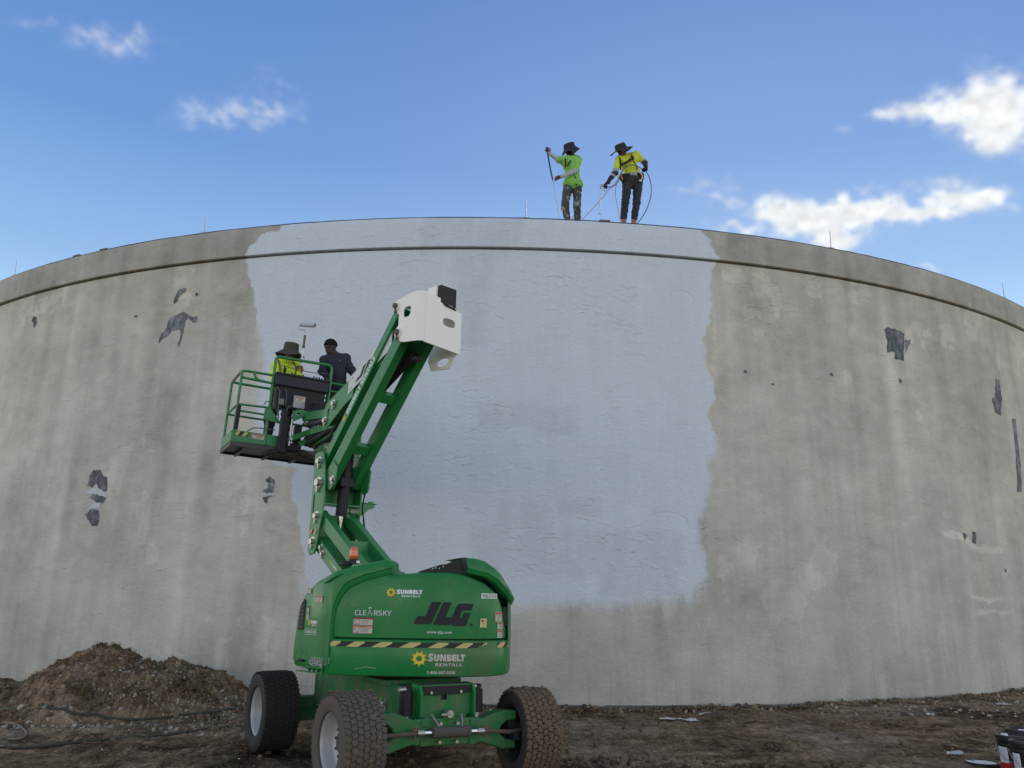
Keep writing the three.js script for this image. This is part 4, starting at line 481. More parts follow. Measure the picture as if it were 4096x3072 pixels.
// boom: lower links, lower upright, upper links, upper upright, main boom (left side, forward, height)
{
  const pin = (x, d, h, r = 0.035, l = 0.07) => [xf(new THREE.CylinderGeometry(r, r, l, 14), x, h, -d, 0, 0, Math.PI / 2), xf(new THREE.CylinderGeometry(r * 1.7, r * 1.7, l * 0.35, 18), x + l * 0.2 * Math.sign(-x), h, -d, 0, 0, Math.PI / 2), box(l * 0.5, r * 2.6, r * 0.55, x - l * 0.1, h - r * 1.4, -d, 0.004)];
  // lower links
  const lo = mesh('lower_link', [beam(B(-0.2, 1.73, 2.67), B(-0.2, 0.15, 1.56), 0.10, 0.15), beam(B(0.2, 1.73, 2.67), B(0.2, 0.15, 1.56), 0.10, 0.15), beam(B(-0.2, 1.18, 2.26), B(0.2, 1.18, 2.26), 0.06, 0.14), box(0.38, 0.012, 0.5, 0, 2.05, -0.95, 0.003, 0.61, 0, 0), beam(B(-0.2, 0.8, 1.99), B(0.2, 0.8, 1.99), 0.05, 0.12)], greenBoom, lift, FB);
  for (const g of [pin(-0.29, 1.70, 2.65), pin(0.29, 1.70, 2.65)]) mesh('pin', g, steel, lo, FB);
  const tl = mesh('timing_link', [beam(B(-0.16, 1.75, 2.34), B(-0.16, 0.30, 1.32), 0.17, 0.155)], greenBoom, lift, FB);
  mesh('decal', [quad(B(-0.247, 1.40, 2.065), V(0, -0.12, 0.17), V(0, 0.05, 0.035))], decalMat(TEX.sunbelt), tl, FB);
  for (const g of [pin(-0.29, 1.745, 2.335), pin(-0.25, 1.60, 2.26, 0.022, 0.05), pin(-0.25, 1.56, 2.18, 0.022, 0.05)]) mesh('pin', g, steel, tl, FB);
  // lower upright
  const P = [[1.84, 3.44], [1.80, 3.465], [1.68, 3.465], [1.635, 3.43], [1.60, 3.30], [1.555, 3.04], [1.57, 2.70], [1.66, 2.25], [1.70, 2.19], [1.80, 2.175], [1.835, 2.22]], slot = oval(1.785, 2.79, 0.02, 0.145, 20, 3);
  const up = mesh('lower_upright', [sidePlate(P, -0.275, 0.025, [slot]), sidePlate(P, 0.275, 0.025, [oval(1.785, 2.79, 0.02, 0.145, 20, 3)]), box(0.53, 0.02, 0.20, 0, 2.80, -1.67, 0.003), box(0.53, 0.5, 0.02, 0, 3.08, -1.74, 0.003), box(0.53, 0.4, 0.02, 0, 2.48, -1.76, 0.003)], greenBoom, lift, FB);
  for (const g of [pin(-0.30, 1.71, 3.345), pin(-0.30, 1.69, 3.065, 0.045, 0.08), pin(0.30, 1.71, 3.345), pin(0.30, 1.69, 3.065, 0.045, 0.08)]) mesh('pin', g, steel, up, FB);
  mesh('hazard_stripe', [quad(B(-0.2885, 1.822, 2.425), V(0, 0, 0.175), V(0, 0.06, 0))], (() => { const t = TEX.hazard.clone(); t.repeat.set(0.22, 1); t.needsUpdate = true; return decalMat(t); })(), up, FB);
  mesh('bracket', [box(0.26, 0.012, 0.16, 0.41, 2.86, -1.66, 0.003), sidePlate([[1.72, 2.85], [1.60, 2.85], [1.66, 2.68], [1.72, 2.66]], 0.30, 0.02), flatPlate([[0.29, 2.85], [0.52, 2.85], [0.50, 2.81], [0.44, 2.79], [0.29, 2.68]], 0.014).translate(0, 0, -1.60), xf(new THREE.CylinderGeometry(0.04, 0.04, 0.025, 16), 0.50, 2.878, -1.66)], greenBoom, up, FB);
  each('cable', [sweep([B(0.30, 1.45, 3.12), B(0.31, 1.55, 2.95), B(0.315, 1.58, 2.8), B(0.31, 1.5, 2.55), B(0.28, 1.3, 2.3)], 0.008, 6), sweep([B(0.33, 1.47, 3.12), B(0.325, 1.56, 2.95), B(0.33, 1.60, 2.8), B(0.34, 1.55, 2.5), B(0.30, 1.35, 2.28)], 0.007, 6)], black, up, FB);
  // upper links
  const A = mesh('upper_timing_link', [beam(B(-0.17, 1.735, 3.30), B(-0.17, 0.255, 5.09), 0.15, 0.105)], greenBoom, lift, FB);
  { const a = V(0, 0, 0), dirU = V(0, 1.79, 1.48).normalize(), nrm = V(0, 1.48, -1.79).normalize(); mesh('decal', [quad(B(-0.2475, 1.33, 3.79).addScaledVector(nrm, -0.042), dirU.clone().multiplyScalar(1.0), nrm.clone().multiplyScalar(0.085))], decalMat(TEX.boomText), A, FB); }
  const U = (t) => B(0, lerp(1.66, 0.20, t), lerp(3.03, 4.75, t));
  const off = (t, x) => { const p = U(t); p.x = x; return p; };
  const ub = mesh('upper_link', [beam(off(0.0, -0.18), off(1, -0.18), 0.115, 0.165), beam(off(0.02, 0.18), off(1, 0.18), 0.115, 0.165), ...[0.27, 0.61].map(t => beam(off(t, -0.18), off(t, 0.18), 0.10, 0.13, 0.008, V(0, 0.75, 0.64))), sidePlate([[1.56, 3.24], [1.46, 3.33], [1.36, 3.24], [1.40, 3.02], [1.50, 2.96], [1.60, 3.05]], -0.245, 0.02), sidePlate([[1.52, 3.24], [1.42, 3.34], [1.34, 3.24], [1.38, 2.98], [1.46, 2.94], [1.56, 3.05]], 0.245, 0.02)], greenBoom, lift, FB);
  for (const g of [pin(-0.265, 1.43, 3.09, 0.026, 0.05), pin(0.265, 1.42, 3.05, 0.026, 0.05)]) mesh('pin', g, steel, ub, FB);
  // lift cylinder
  const cyl = mesh('lift_cylinder', [rod(B(0, 1.585, 2.66), B(0, 1.50, 3.55), 0.074, 0.074, 20), rod(B(-0.2, 1.545, 3.10), B(0.2, 1.545, 3.10), 0.03), box(0.22, 0.14, 0.14, 0, 3.08, -1.54, 0.03)], black, lift, FB);
  mesh('piston_rod', [rod(B(0, 1.61, 2.38), B(0, 1.585, 2.67), 0.032)], chrome, cyl, FB);
  // white upper upright, a folded plate box with slots
  const hL = oval(0.06, 4.97, 0.075, 0.068, 20, 3.2), wl = [[0.33, 5.06], [0.33, 5.13], [0.26, 5.17], [0.16, 5.17], [0.06, 5.19], [-0.11, 5.19], [-0.11, 4.57], [0.10, 4.60], [0.17, 4.62], [0.20, 4.65], [0.27, 4.68], [0.27, 4.79], [0.22, 4.83], [0.22, 4.98], [0.30, 5.01]];
  const hw = mesh('upper_upright', [sidePlate(wl, -0.265, 0.016, [hL]), sidePlate([[0.36, 5.10], [-0.11, 5.15], [-0.165, 4.56], [-0.12, 4.53], [-0.08, 4.46], [-0.04, 4.41], [0.02, 4.385], [0.34, 4.42], [0.40, 4.55]], 0.36, 0.016, [oval(0.11, 4.485, 0.11, 0.055)]),
    (() => { const g = flatPlate([[-0.185, 4.565], [0.375, 4.53], [0.378, 5.05], [0.30, 5.06], [0.28, 5.09], [0.06, 5.16], [-0.185, 5.19]], 0.016, [oval(0.185, 4.885, 0.10, 0.055, 24, 3)]); g.translate(0, 0, 0.175); return g; })(),
    grid(8, 1, (u, v) => { const a = u * Math.PI / 2; return V(-0.19 - 0.083 * Math.sin(a), lerp(4.567, 5.19, v), 0.098 + 0.085 * Math.cos(a)); }), box(0.6, 0.014, 0.3, 0.05, 5.08, -0.05, 0.003)], offWhite, lift, FB);
  for (const g of [pin(-0.285, 0.27, 5.09, 0.035, 0.06), pin(-0.285, 0.21, 4.74, 0.038, 0.06)]) mesh('pin', g, rust, hw, FB);
  each('pin_boss', [xf(new THREE.CylinderGeometry(0.062, 0.062, 0.02, 20), -0.278, 5.09, -0.27, 0, 0, Math.PI / 2), xf(new THREE.CylinderGeometry(0.066, 0.066, 0.02, 20), -0.278, 4.74, -0.21, 0, 0, Math.PI / 2)], offWhite, hw, FB);
  mesh('cover_box', [box(0.25, 0.235, 0.12, 0.16, 5.225, 0.125, 0.008)], black, hw, FB);
  mesh('cover_bracket', [box(0.012, 0.2, 0.16, 0.02, 5.24, 0.04, 0.003), (() => { const g = sidePlate([[0.12, 5.14], [-0.12, 5.14], [-0.12, 5.34], [-0.09, 5.34]], 0.03, 0.012); return g; })()], offWhite, hw, FB);
  each('cable', [sweep([B(0.05, -0.16, 5.12), B(0.12, -0.2, 5.09), B(0.24, -0.2, 5.08), B(0.32, -0.15, 5.06)], 0.012, 6), box(0.1, 0.05, 0.08, -0.02, 4.45, -0.16, 0.01)], black, hw, FB);
  // main boom with white name panel and green end
  const mb = mesh('main_boom', [beam(B(-0.06, -0.02, 4.90), B(-0.06, 1.52, 4.15), 0.26, 0.23), sidePlate([[1.15, 4.42], [1.30, 4.355], [1.79, 4.13], [1.86, 3.99], [1.83, 3.83], [1.76, 3.79], [1.36, 4.05], [1.2, 4.12]], -0.20, 0.02, [oval(1.72, 4.0, 0.035, 0.05, 16, 3)]), sidePlate([[1.15, 4.42], [1.30, 4.355], [1.79, 4.13], [1.86, 3.99], [1.83, 3.83], [1.76, 3.79], [1.36, 4.05], [1.2, 4.12]], 0.08, 0.02), beam(B(-0.06, 1.3, 4.13), B(-0.06, 1.8, 3.85), 0.26, 0.02)], greenBoom, lift, FB);
  const du = V(0, -0.83, -1.74).normalize();
  mesh('name_panel', [quad(B(-0.215, 1.30, 4.165), V(0, 0.44, 0.88), V(0, 0.22, 0.012))], decalMat(TEX.jlgPanel), mb, FB);
  for (const g of [pin(-0.225, 1.60, 4.10, 0.03, 0.05), pin(-0.225, 1.78, 3.9, 0.03, 0.05)]) mesh('pin', g, steel, mb, FB);
  mesh('boom_cylinder', [rod(B(0.02, 0.9, 4.20), B(0.02, 0.25, 4.55), 0.05)], black, mb, FB);
}
// chassis, axles, wheels
{
  const flank = (x0, x1, z0, z1, y0, y1) => { const s = shapeOf([[-x1, -z1], [x1, -z1], [x0, -z0], [-x0, -z0]]); const g = new THREE.ExtrudeGeometry(s, { depth: y1 - y0, bevelEnabled: true, bevelSize: 0.006, bevelThickness: 0.006, bevelSegments: 1 }); g.rotateX(-Math.PI / 2); g.translate(0, y0, 0); return g; };
  const dirtyGreen = new THREE.MeshPhysicalMaterial({ map: dustTex, roughness: 0.75, specularIntensity: 0.4 });
  const green2 = new THREE.MeshPhysicalMaterial({ map: dustTex, color: col(0.95, 1.15, 0.95), roughness: 0.55, specularIntensity: 0.6 });
  const ch = mesh('chassis', [flank(0.50, 0.33, -1.25, 0.97, 0.46, 0.83), flank(0.42, 0.42, -0.75, 0.55, 0.83, 0.87), box(1.5, 0.26, 0.16, 0, 0.43, REAR, 0.01), box(0.9, 0.1, 0.3, 0, 0.40, -1.1, 0.01)], dirtyGreen, lift, FC);
  mesh('decal', [quad(V(-0.392, 0.585, 0.36), V(0.012, 0, 0.16), V(0, 0.125, 0))], decalMat(TEX.arrows), ch, FC);
  mesh('label', [quad(V(-0.411, 0.60, 0.18), V(0.005, 0, 0.06), V(0, 0.10, 0))], decalMat(TEX.smallLabel), ch, FC);
  mesh('label', [quad(V(-0.411, 0.50, 0.18), V(0.004, 0, 0.05), V(0, 0.06, 0))], offWhite, ch, FC);
  // front box
  const fr = mesh('front_plate', [flatPlate([[-0.27, 0.60], [-0.2, 0.555], [-0.08, 0.575], [0.08, 0.575], [0.2, 0.56], [0.27, 0.60], [0.27, 0.86], [-0.27, 0.86]], 0.02, [[[-0.055, 0.725], [0.015, 0.725], [0.015, 0.79], [-0.055, 0.79]]]).translate(0, 0, 1.03), box(0.54, 0.014, 0.14, 0, 0.862, 0.98, 0.003)], green2, ch, FC);
  each('side_plate', [...[-1, 1].map(s => sidePlate([[-1.10, 0.80], [-1.06, 0.865], [-0.9, 0.87], [-0.9, 0.56], [-1.05, 0.55], [-1.10, 0.60]], s * 0.285, 0.025, [oval(-1.03, 0.67, 0.012, 0.05, 14, 3)]))], green, ch, FC);
  mesh('mat_flap', [flatPlate([[-0.265, 0.855], [0.265, 0.855], [0.26, 0.79], [0.05, 0.775], [0.02, 0.782], [-0.06, 0.782], [-0.09, 0.772], [-0.25, 0.785]], 0.008, [], 0.002).translate(0, 0, 1.052), box(0.53, 0.006, 0.12, 0, 0.873, 0.985, 0.002)], rubber, ch, FC);
  each('bolt', [...[[-0.17, 0.80], [0.15, 0.80]].map(([x, y]) => xf(new THREE.CylinderGeometry(0.014, 0.014, 0.02, 10), x, y, 1.062, Math.PI / 2))], steel, ch, FC);
  mesh('recess', [box(0.10, 0.1, 0.02, -0.02, 0.757, 1.0, 0)], black, ch, FC);
  for (const s of [-1, 1]) { const oc = mesh('axle_cylinder', [xf(new THREE.CylinderGeometry(0.066, 0.066, 0.21, 20), s * 0.38, 0.70, 0.96), xf(new THREE.CylinderGeometry(0.05, 0.05, 0.06, 16), s * 0.38, 0.82, 0.96)], black, ch, FC); each('fitting', [rod(V(s * 0.38 - 0.03, 0.835, 1.0), V(s * 0.38 - 0.1, 0.83, 1.0), 0.022), xf(new THREE.CylinderGeometry(0.045, 0.045, 0.06, 16), s * 0.38, 0.565, 0.96)], steel, oc, FC); }
  // steering axle
  const ty = -2 * DEG, AX = FC.clone().multiply(new THREE.Matrix4().makeTranslation(0, 0.45, FRONT)).multiply(new THREE.Matrix4().makeRotationZ(ty));
  const half = [[0, 0.115], [0.26, 0.11], [0.38, 0.10], [0.50, 0.145], [0.60, 0.165], [0.74, 0.165], [0.74, 0.105], [0.64, 0.095], [0.575, 0.05], [0.555, 0.0], [0.575, -0.05], [0.64, -0.095], [0.74, -0.105], [0.74, -0.155], [0.60, -0.155], [0.50, -0.125], [0.38, -0.09], [0.26, -0.10], [0, -0.105]];
  const axP = [...half, ...half.slice(1, -1).reverse().map(([x, y]) => [-x, y])];
  const ax = mesh('steering_axle', [flatPlate(axP, 0.16, [oval(-0.36, 0.0, 0.035, 0.03, 12), oval(0.36, 0.0, 0.035, 0.03, 12)], 0.012).translate(0, 0, 0.02), box(0.12, 0.1, 0.06, 0, 0.15, 0.08, 0.02), ...[-1, 1].flatMap(s => [box(0.07, 0.05, 0.02, s * 0.26, 0.085, 0.105, 0.004), box(0.07, 0.05, 0.02, s * 0.26, -0.085, 0.105, 0.004)])], green2, lift, AX);
  mesh('pivot_pin', [xf(new THREE.CylinderGeometry(0.035, 0.035, 0.06, 16), -0.02, 0.165, 0.12, Math.PI / 2), box(0.10, 0.02, 0.02, -0.06, 0.16, 0.14, 0.004)], steel, ax, AX);
  const sc = mesh('steering_cylinder', [xf(new THREE.CylinderGeometry(0.046, 0.046, 0.37, 20), -0.03, 0.015, 0.20, 0, 0, Math.PI / 2), xf(new THREE.CylinderGeometry(0.05, 0.05, 0.03, 20), 0.15, 0.015, 0.20, 0, 0, Math.PI / 2), xf(new THREE.CylinderGeometry(0.05, 0.05, 0.03, 20), -0.21, 0.015, 0.20, 0, 0, Math.PI / 2), box(0.06, 0.05, 0.1, -0.12, 0.015, 0.13, 0.005), box(0.06, 0.05, 0.1, 0.06, 0.015, 0.13, 0.005)], std([0.085, 0.075, 0.065], 0.85), lift, AX);
  mesh('piston_rod', [xf(new THREE.CylinderGeometry(0.021, 0.021, 0.70, 16), -0.03, 0.015, 0.20, 0, 0, Math.PI / 2)], chrome, sc, AX);
  each('rod_end', [xf(new THREE.CylinderGeometry(0.030, 0.030, 0.07, 16), 0.285, 0.015, 0.20, 0, 0, Math.PI / 2), xf(new THREE.CylinderGeometry(0.030, 0.030, 0.07, 16), -0.345, 0.015, 0.20, 0, 0, Math.PI / 2)], steel, sc, AX);
  for (const k of [-1, 1]) { const x0 = k < 0 ? -0.37 : 0.31, xc = k < 0 ? -0.40 : 0.345; const td = mesh('tie_rod', [sweep([V(x0, 0.015, 0.20), V(x0 + k * 0.09, 0.012, 0.20), V(x0 + k * 0.31, -0.005, 0.17), V(x0 + k * 0.49, 0, 0.12)], 0.019, 8), rod(V(xc, -0.04, 0.2), V(xc, 0.06, 0.2), 0.014), box(0.07, 0.02, 0.03, xc, 0.045, 0.2, 0.004)], rust, sc, AX); }
  each('bolt', [-0.12, 0.06].flatMap(x => [0.07, -0.04].map(y => xf(new THREE.CylinderGeometry(0.017, 0.017, 0.03, 8), x, y - 0.005 + (y < 0 ? -0.03 : 0.02), 0.15, Math.PI / 2))), steel, sc, AX);
  each('hydraulic_hose', [sweep([V(-0.20, 0.16, 0.11), V(-0.17, 0.11, 0.14), V(-0.14, 0.06, 0.17)], 0.011, 6), sweep([V(0.12, 0.16, 0.11), V(0.115, 0.11, 0.14), V(0.10, 0.06, 0.17)], 0.011, 6)], std([0.2, 0.2, 0.19], 0.7), ax, AX);
  // wheels
  const profT = [[0.262, -0.185], [0.285, -0.198], [0.345, -0.205], [0.385, -0.195], [0.405, -0.172], [0.410, -0.12], [0.413, 0], [0.410, 0.12], [0.405, 0.172], [0.385, 0.195], [0.345, 0.205], [0.285, 0.198], [0.262, 0.185], [0.250, 0.12], [0.250, -0.12], [0.262, -0.185]];
  const tyreG = lathe(profT, 56).rotateZ(Math.PI / 2);
  const treadG = (() => { const gs = [], r = mulberry(12), cols = [-0.165, -0.112, -0.056, 0, 0.056, 0.112, 0.165]; cols.forEach((x, c) => { const n = 46; for (let k = 0; k < n; k++) { const a = (k + (c % 2) * 0.5) / n * 2 * Math.PI, R = Math.abs(x) > 0.15 ? 0.405 : 0.412, g = box(0.048, 0.022 + 0.003 * r(), 0.044, 0, 0, 0, 0, 0, (c % 2 ? 0.35 : -0.35), 0); g.translate(x, R, 0); g.rotateX(a); gs.push(g); } }); return mergeGeometries(gs.map(prep)); })();
  const rimG = lathe([[0.27, -0.186], [0.276, -0.192], [0.276, -0.178], [0.258, -0.165], [0.246, -0.13], [0.24, -0.06], [0.225, -0.035], [0.19, -0.025], [0.12, -0.02], [0.10, -0.025], [0.001, -0.025]], 48).rotateZ(Math.PI / 2);   // dish open toward +x after the turn
  const rimIn = lathe([[0.27, 0.186], [0.276, 0.192], [0.276, 0.178], [0.255, 0.165], [0.245, 0.1], [0.236, 0.06]], 48).rotateZ(Math.PI / 2);
  const hubG = merge([xf(new THREE.CylinderGeometry(0.075, 0.085, 0.06, 20), 0, 0, 0, 0, 0, Math.PI / 2), ...[...Array(9)].map((_, i) => xf(new THREE.CylinderGeometry(0.012, 0.012, 0.035, 8), 0.01, 0.125 * Math.cos(i * 0.698), 0.125 * Math.sin(i * 0.698), 0, 0, Math.PI / 2))]);
  const motorG = merge([xf(new THREE.CylinderGeometry(0.11, 0.13, 0.16, 20), 0, 0, 0, 0, 0, Math.PI / 2), box(0.10, 0.30, 0.14, -0.10, 0, 0, 0.02), box(0.06, 0.07, 0.22, -0.12, 0.0, 0.12, 0.01), xf(new THREE.CylinderGeometry(0.045, 0.045, 0.34, 14), -0.12, 0, 0)]);
  const rimMat = std([0.42, 0.42, 0.41], 0.55, 0.25), mudMap = soilMap.clone(); mudMap.repeat.set(2, 2); mudMap.needsUpdate = true;
  const mud = std([0.78, 0.80, 0.86], 0.98, 0, { map: mudMap }), tread = std([0.030, 0.029, 0.028], 0.92), wallRub = std([0.035, 0.034, 0.033], 0.85), dustRub = std([0.105, 0.088, 0.072], 0.95);
  [[-1, FRONT, 0.42, 1], [1, FRONT, 0.375, -8], [-1, REAR, 0.42, 0], [1, REAR, 0.41, 0]].forEach(([s, z, y, turn], i) => {
    const w = new THREE.Group(); w.name = 'wheel'; lift.add(w);
    const p = V(s * TRACK, y, z).applyMatrix4(FC); w.position.copy(p); w.rotation.y = CH_YAW + turn * DEG + (s < 0 ? Math.PI : 0);     // outer side is +x
    w.rotation.x = 0;
    mesh('tyre', [tyreG], i === 2 ? wallRub : i === 0 ? dustRub : wallRub, w);
    mesh('tread', [treadG], i === 2 || i === 3 ? tread : i === 0 ? dustRub : mud, w);
    mesh('rim', [rimG], rimMat, w); mesh('rim_back', [rimIn], i === 1 ? darkSteel : rimMat, w);
    const hb = mesh('hub', [hubG], darkSteel, w); hb.position.x = 0.05; hb.userData.label = 'dark wheel hub with bolts';
    const mo = mesh('drive_motor', [motorG], black, w); mo.position.x = -0.10;
    if (i !== 2) { // lumps of mud stuck in the tread
      const r = mulberry(40 + i), gs = []; for (let k = 0; k < (i === 1 ? 150 : 60); k++) { const a = r() * 6.28, x = (r() - 0.5) * 0.38, sc = 0.012 + 0.022 * r() * r(); const g = lump(k % 5 + 1, 0); g.scale(sc * 1.3, sc * 0.7, sc * 1.3); g.translate(x, 0.428, 0); g.rotateX(a); gs.push(g); } mesh('mud', gs, mud, w).userData.kind = 'stuff';
    }
  });
}
// basket and its carrier
const FK = new THREE.Matrix4().makeTranslation(-3.872 - MX, 3.669, -10.9 + MD).multiply(new THREE.Matrix4().makeRotationY(29 * DEG)).multiply(new THREE.Matrix4().makeRotationZ(-2 * DEG));
const basketW = (x, y, z) => V(x, y, z).applyMatrix4(FK).add(V(MX, 0, -MD));
{
  const r = 0.019, bk = new THREE.Group(); bk.name = 'basket'; lift.add(bk);
  const rail = (name, pts, bend = 0.07, rad = r) => mesh(name, [pipe(pts.map(p => V(...p)), rad, bend)], greenBoom, bk, FK);
  mesh('floor', [box(1.86, 0.03, 0.78, 0.915, 0.045, -0.38, 0.004), ...[0.2, 0.6, 1.0, 1.4, 1.7].map(x => box(0.04, 0.05, 0.76, x, 0.005, -0.38, 0.004)), box(1.86, 0.06, 0.03, 0.915, 0.03, 0.005, 0.004), box(1.86, 0.06, 0.03, 0.915, 0.03, -0.765, 0.004), box(0.03, 0.06, 0.76, 0.0, 0.03, -0.38, 0.004), box(0.03, 0.06, 0.76, 1.83, 0.03, -0.38, 0.004)], darkSteel, bk, FK);
  for (const [x0, x1] of [[-0.01, 0.66], [1.15, 1.84]]) mesh('toe_board', [box(x1 - x0, 0.155, 0.006, (x0 + x1) / 2, 0.145, 0.012, 0.002)], greenBoom, bk, FK);
  mesh('toe_board', [box(1.85, 0.155, 0.006, 0.915, 0.145, -0.778, 0.002)], greenBoom, bk, FK);
  mesh('toe_board', [box(0.006, 0.155, 0.77, -0.012, 0.145, -0.38, 0.002)], greenBoom, bk, FK); mesh('toe_board', [box(0.006, 0.155, 0.77, 1.842, 0.145, -0.38, 0.002)], greenBoom, bk, FK);
  rail('rail', [[0.44, 1.095, 0], [0.012, 1.09, 0], [0.012, 1.09, -0.77], [1.83, 1.09, -0.77], [1.83, 1.12, 0], [1.30, 1.135, 0]], 0.10);
  rail('rail', [[0.44, 0.975, 0.0], [0.22, 0.985, 0.012], [0.17, 1.085, 0.012]], 0.08); rail('rail', [[0.03, 0.985, 0.012], [0.44, 0.972, 0.012]], 0.01);
  rail('rail', [[0.65, 0.62, 0], [0.012, 0.595, 0], [0.012, 0.595, -0.77], [1.83, 0.595, -0.77], [1.83, 0.62, 0], [1.28, 0.64, 0]], 0.05, 0.016);
  rail('rail', [[0.06, 0.505, 0.0], [0.42, 0.502, 0.0]], 0.01, 0.015); rail('rail', [[1.30, 1.008, 0], [1.83, 1.01, 0]], 0.01, 0.016);
  rail('arch', [[0.452, 0.07, 0], [0.452, 1.385, 0], [1.285, 1.40, 0], [1.275, 0.07, 0]], 0.07, 0.0215);
  for (const [x, z] of [[0.012, 0], [0.012, -0.77], [0.9, -0.77], [1.83, -0.77], [1.83, 0]]) rail('post', [[x, 0.05, z], [x, 0.5, z], [x, 1.09, z]], 0.01);
  mesh('safety_cable', [sweep([V(0.50, 1.27, 0), V(0.75, 1.245, 0), V(1.0, 1.24, 0), V(1.26, 1.262, 0)], 0.006, 6)], rust, bk, FK);
  mesh('pad', [rod(V(0.035, 0.57, 0.02), V(0.03, 0.23, 0.03), 0.028)], rubber, bk, FK);
  mesh('hazard_stripe', [quad(V(0.04, 0.15, 0.0165), V(0.17, 0, 0), V(0, 0.06, 0))], (() => { const t = TEX.hazard.clone(); t.repeat.set(0.2, 1); t.needsUpdate = true; return decalMat(t); })(), bk, FK);
  mesh('label', [quad(V(0.26, 0.135, 0.0165), V(0.17, 0, 0), V(0, 0.075, 0))], decalMat(TEX.smallLabel), bk, FK); mesh('label', [quad(V(1.3, 0.14, 0.0165), V(0.16, 0, 0), V(0, 0.065, 0))], decalMat(TEX.smallLabel), bk, FK);
  // control console
  const cons = mesh('console', [flatPlate([[0.49, 0.955], [1.22, 0.955], [1.235, 1.10], [0.475, 1.10]], 0.19, [], 0.012).translate(0, 0, 0.02), box(0.80, 0.03, 0.24, 0.855, 1.112, 0.02, 0.01)], std([0.030, 0.033, 0.040], 0.6), bk, FK);
  const lev = []; [[0.58, 0.13], [0.60, 0.10], [0.70, 0.045], [0.74, 0.05], [0.80, 0.035], [0.86, 0.045], [1.02, 0.05], [1.06, 0.045], [1.10, 0.05], [1.14, 0.04], [1.18, 0.045], [1.21, 0.05]].forEach(([x, h]) => lev.push(rod(V(x, 1.12, 0.03), V(x + 0.004, 1.13 + h, 0.03), 0.009, 0.012, 8))); each('lever', lev, black, cons, FK);
  mesh('housing', [box(0.70, 0.30, 0.17, 0.86, 0.80, -0.02, 0.01), box(0.5, 0.06, 0.12, 0.9, 0.65, 0.03, 0.01), box(0.10, 0.34, 0.10, 0.56, 0.78, 0.02, 0.02)], black, bk, FK);
  const mp = mesh('manual_box', [box(0.165, 0.18, 0.05, 0.835, 0.733, 0.105, 0.006)], std([0.33, 0.335, 0.33], 0.6), bk, FK); mesh('label', [quad(V(0.765, 0.745, 0.1315), V(0.14, 0, 0), V(0, 0.058, 0))], decalMat(TEX.smallLabel), mp, FK);
  mesh('outlet_box', [box(0.07, 0.09, 0.05, 0.585, 0.70, 0.10, 0.008)], std([0.16, 0.17, 0.17], 0.6), bk, FK);
  const hs = []; for (const [k, R] of [[0, 0.085], [1, 0.075], [2, 0.09], [3, 0.08]]) hs.push(xf(new THREE.TorusGeometry(R, 0.009, 6, 28), 1.0 + 0.012 * k, 0.665, 0.16 + 0.02 * k, 0.25 * k - 0.3, 0.4 - 0.2 * k, 0));
  for (let k = 0; k < 9; k++) hs.push(xf(new THREE.TorusGeometry(0.034, 0.013, 6, 14), 0.96 + k * 0.033, 0.585 + k * 0.008, 0.22, 0, Math.PI / 2 + 0.2, 0));
  hs.push(rod(V(0.93, 0.58, 0.22), V(1.28, 0.66, 0.22), 0.034)); mesh('hose_bundle', hs, std([0.03, 0.032, 0.034], 0.6), bk, FK);
  each('cable', [sweep([V(0.50, 0.93, 0.06), V(0.55, 0.85, 0.10), V(0.545, 0.7, 0.1), V(0.56, 0.55, 0.1), V(0.57, 0.45, 0.12)], 0.008, 6), sweep([V(0.66, 0.45, 0.17), V(0.65, 0.56, 0.16), V(0.69, 0.64, 0.13), V(0.74, 0.66, 0.12)], 0.009, 6), sweep([V(0.36, 0.63, 0.05), V(0.38, 0.68, 0.07), V(0.45, 0.68, 0.09), V(0.53, 0.6, 0.09), V(0.56, 0.5, 0.08)], 0.007, 6), sweep([V(0.2, 0.24, -0.05), V(0.27, 0.29, 0), V(0.4, 0.30, 0.02), V(0.56, 0.29, 0.06)], 0.008, 6), sweep([V(0.62, 0.9, 0.1), V(0.65, 0.8, 0.12), V(0.64, 0.65, 0.12)], 0.006, 6)], std([0.10, 0.10, 0.10], 0.6), bk, FK);
  mesh('gusset', [flatPlate([[0.40, 0.58], [0.455, 0.6], [0.625, 0.41], [0.60, 0.40], [0.40, 0.43]], 0.02).translate(0, 0, 0.03), box(0.05, 0.14, 0.03, 0.41, 0.51, 0.02, 0.004)], greenBoom, bk, FK);
  mesh('rotator', [box(0.11, 0.52, 0.12, 0.655, 0.22, 0.15, 0.015), xf(new THREE.CylinderGeometry(0.055, 0.045, 0.14, 16), 0.645, 0.50, 0.16), xf(new THREE.CylinderGeometry(0.05, 0.05, 0.06, 16), 0.66, 0.0, 0.2, Math.PI / 2), box(0.10, 0.34, 0.12, 0.86, 0.22, 0.12, 0.02), xf(new THREE.CylinderGeometry(0.045, 0.045, 0.06, 16), 0.945, -0.005, 0.2, Math.PI / 2), box(0.2, 0.1, 0.12, 0.82, 0.06, 0.14, 0.01)], black, bk, FK);
  mesh('skid_plate', [box(0.70, 0.045, 0.20, 0.81, -0.055, 0.06, 0.01), beam(V(0.47, -0.04, 0.16), V(0.72, -0.015, 0.16), 0.03, 0.06), beam(V(0.93, -0.01, 0.16), V(1.15, -0.05, 0.16), 0.03, 0.06)], std([0.03, 0.028, 0.026], 0.8), bk, FK);
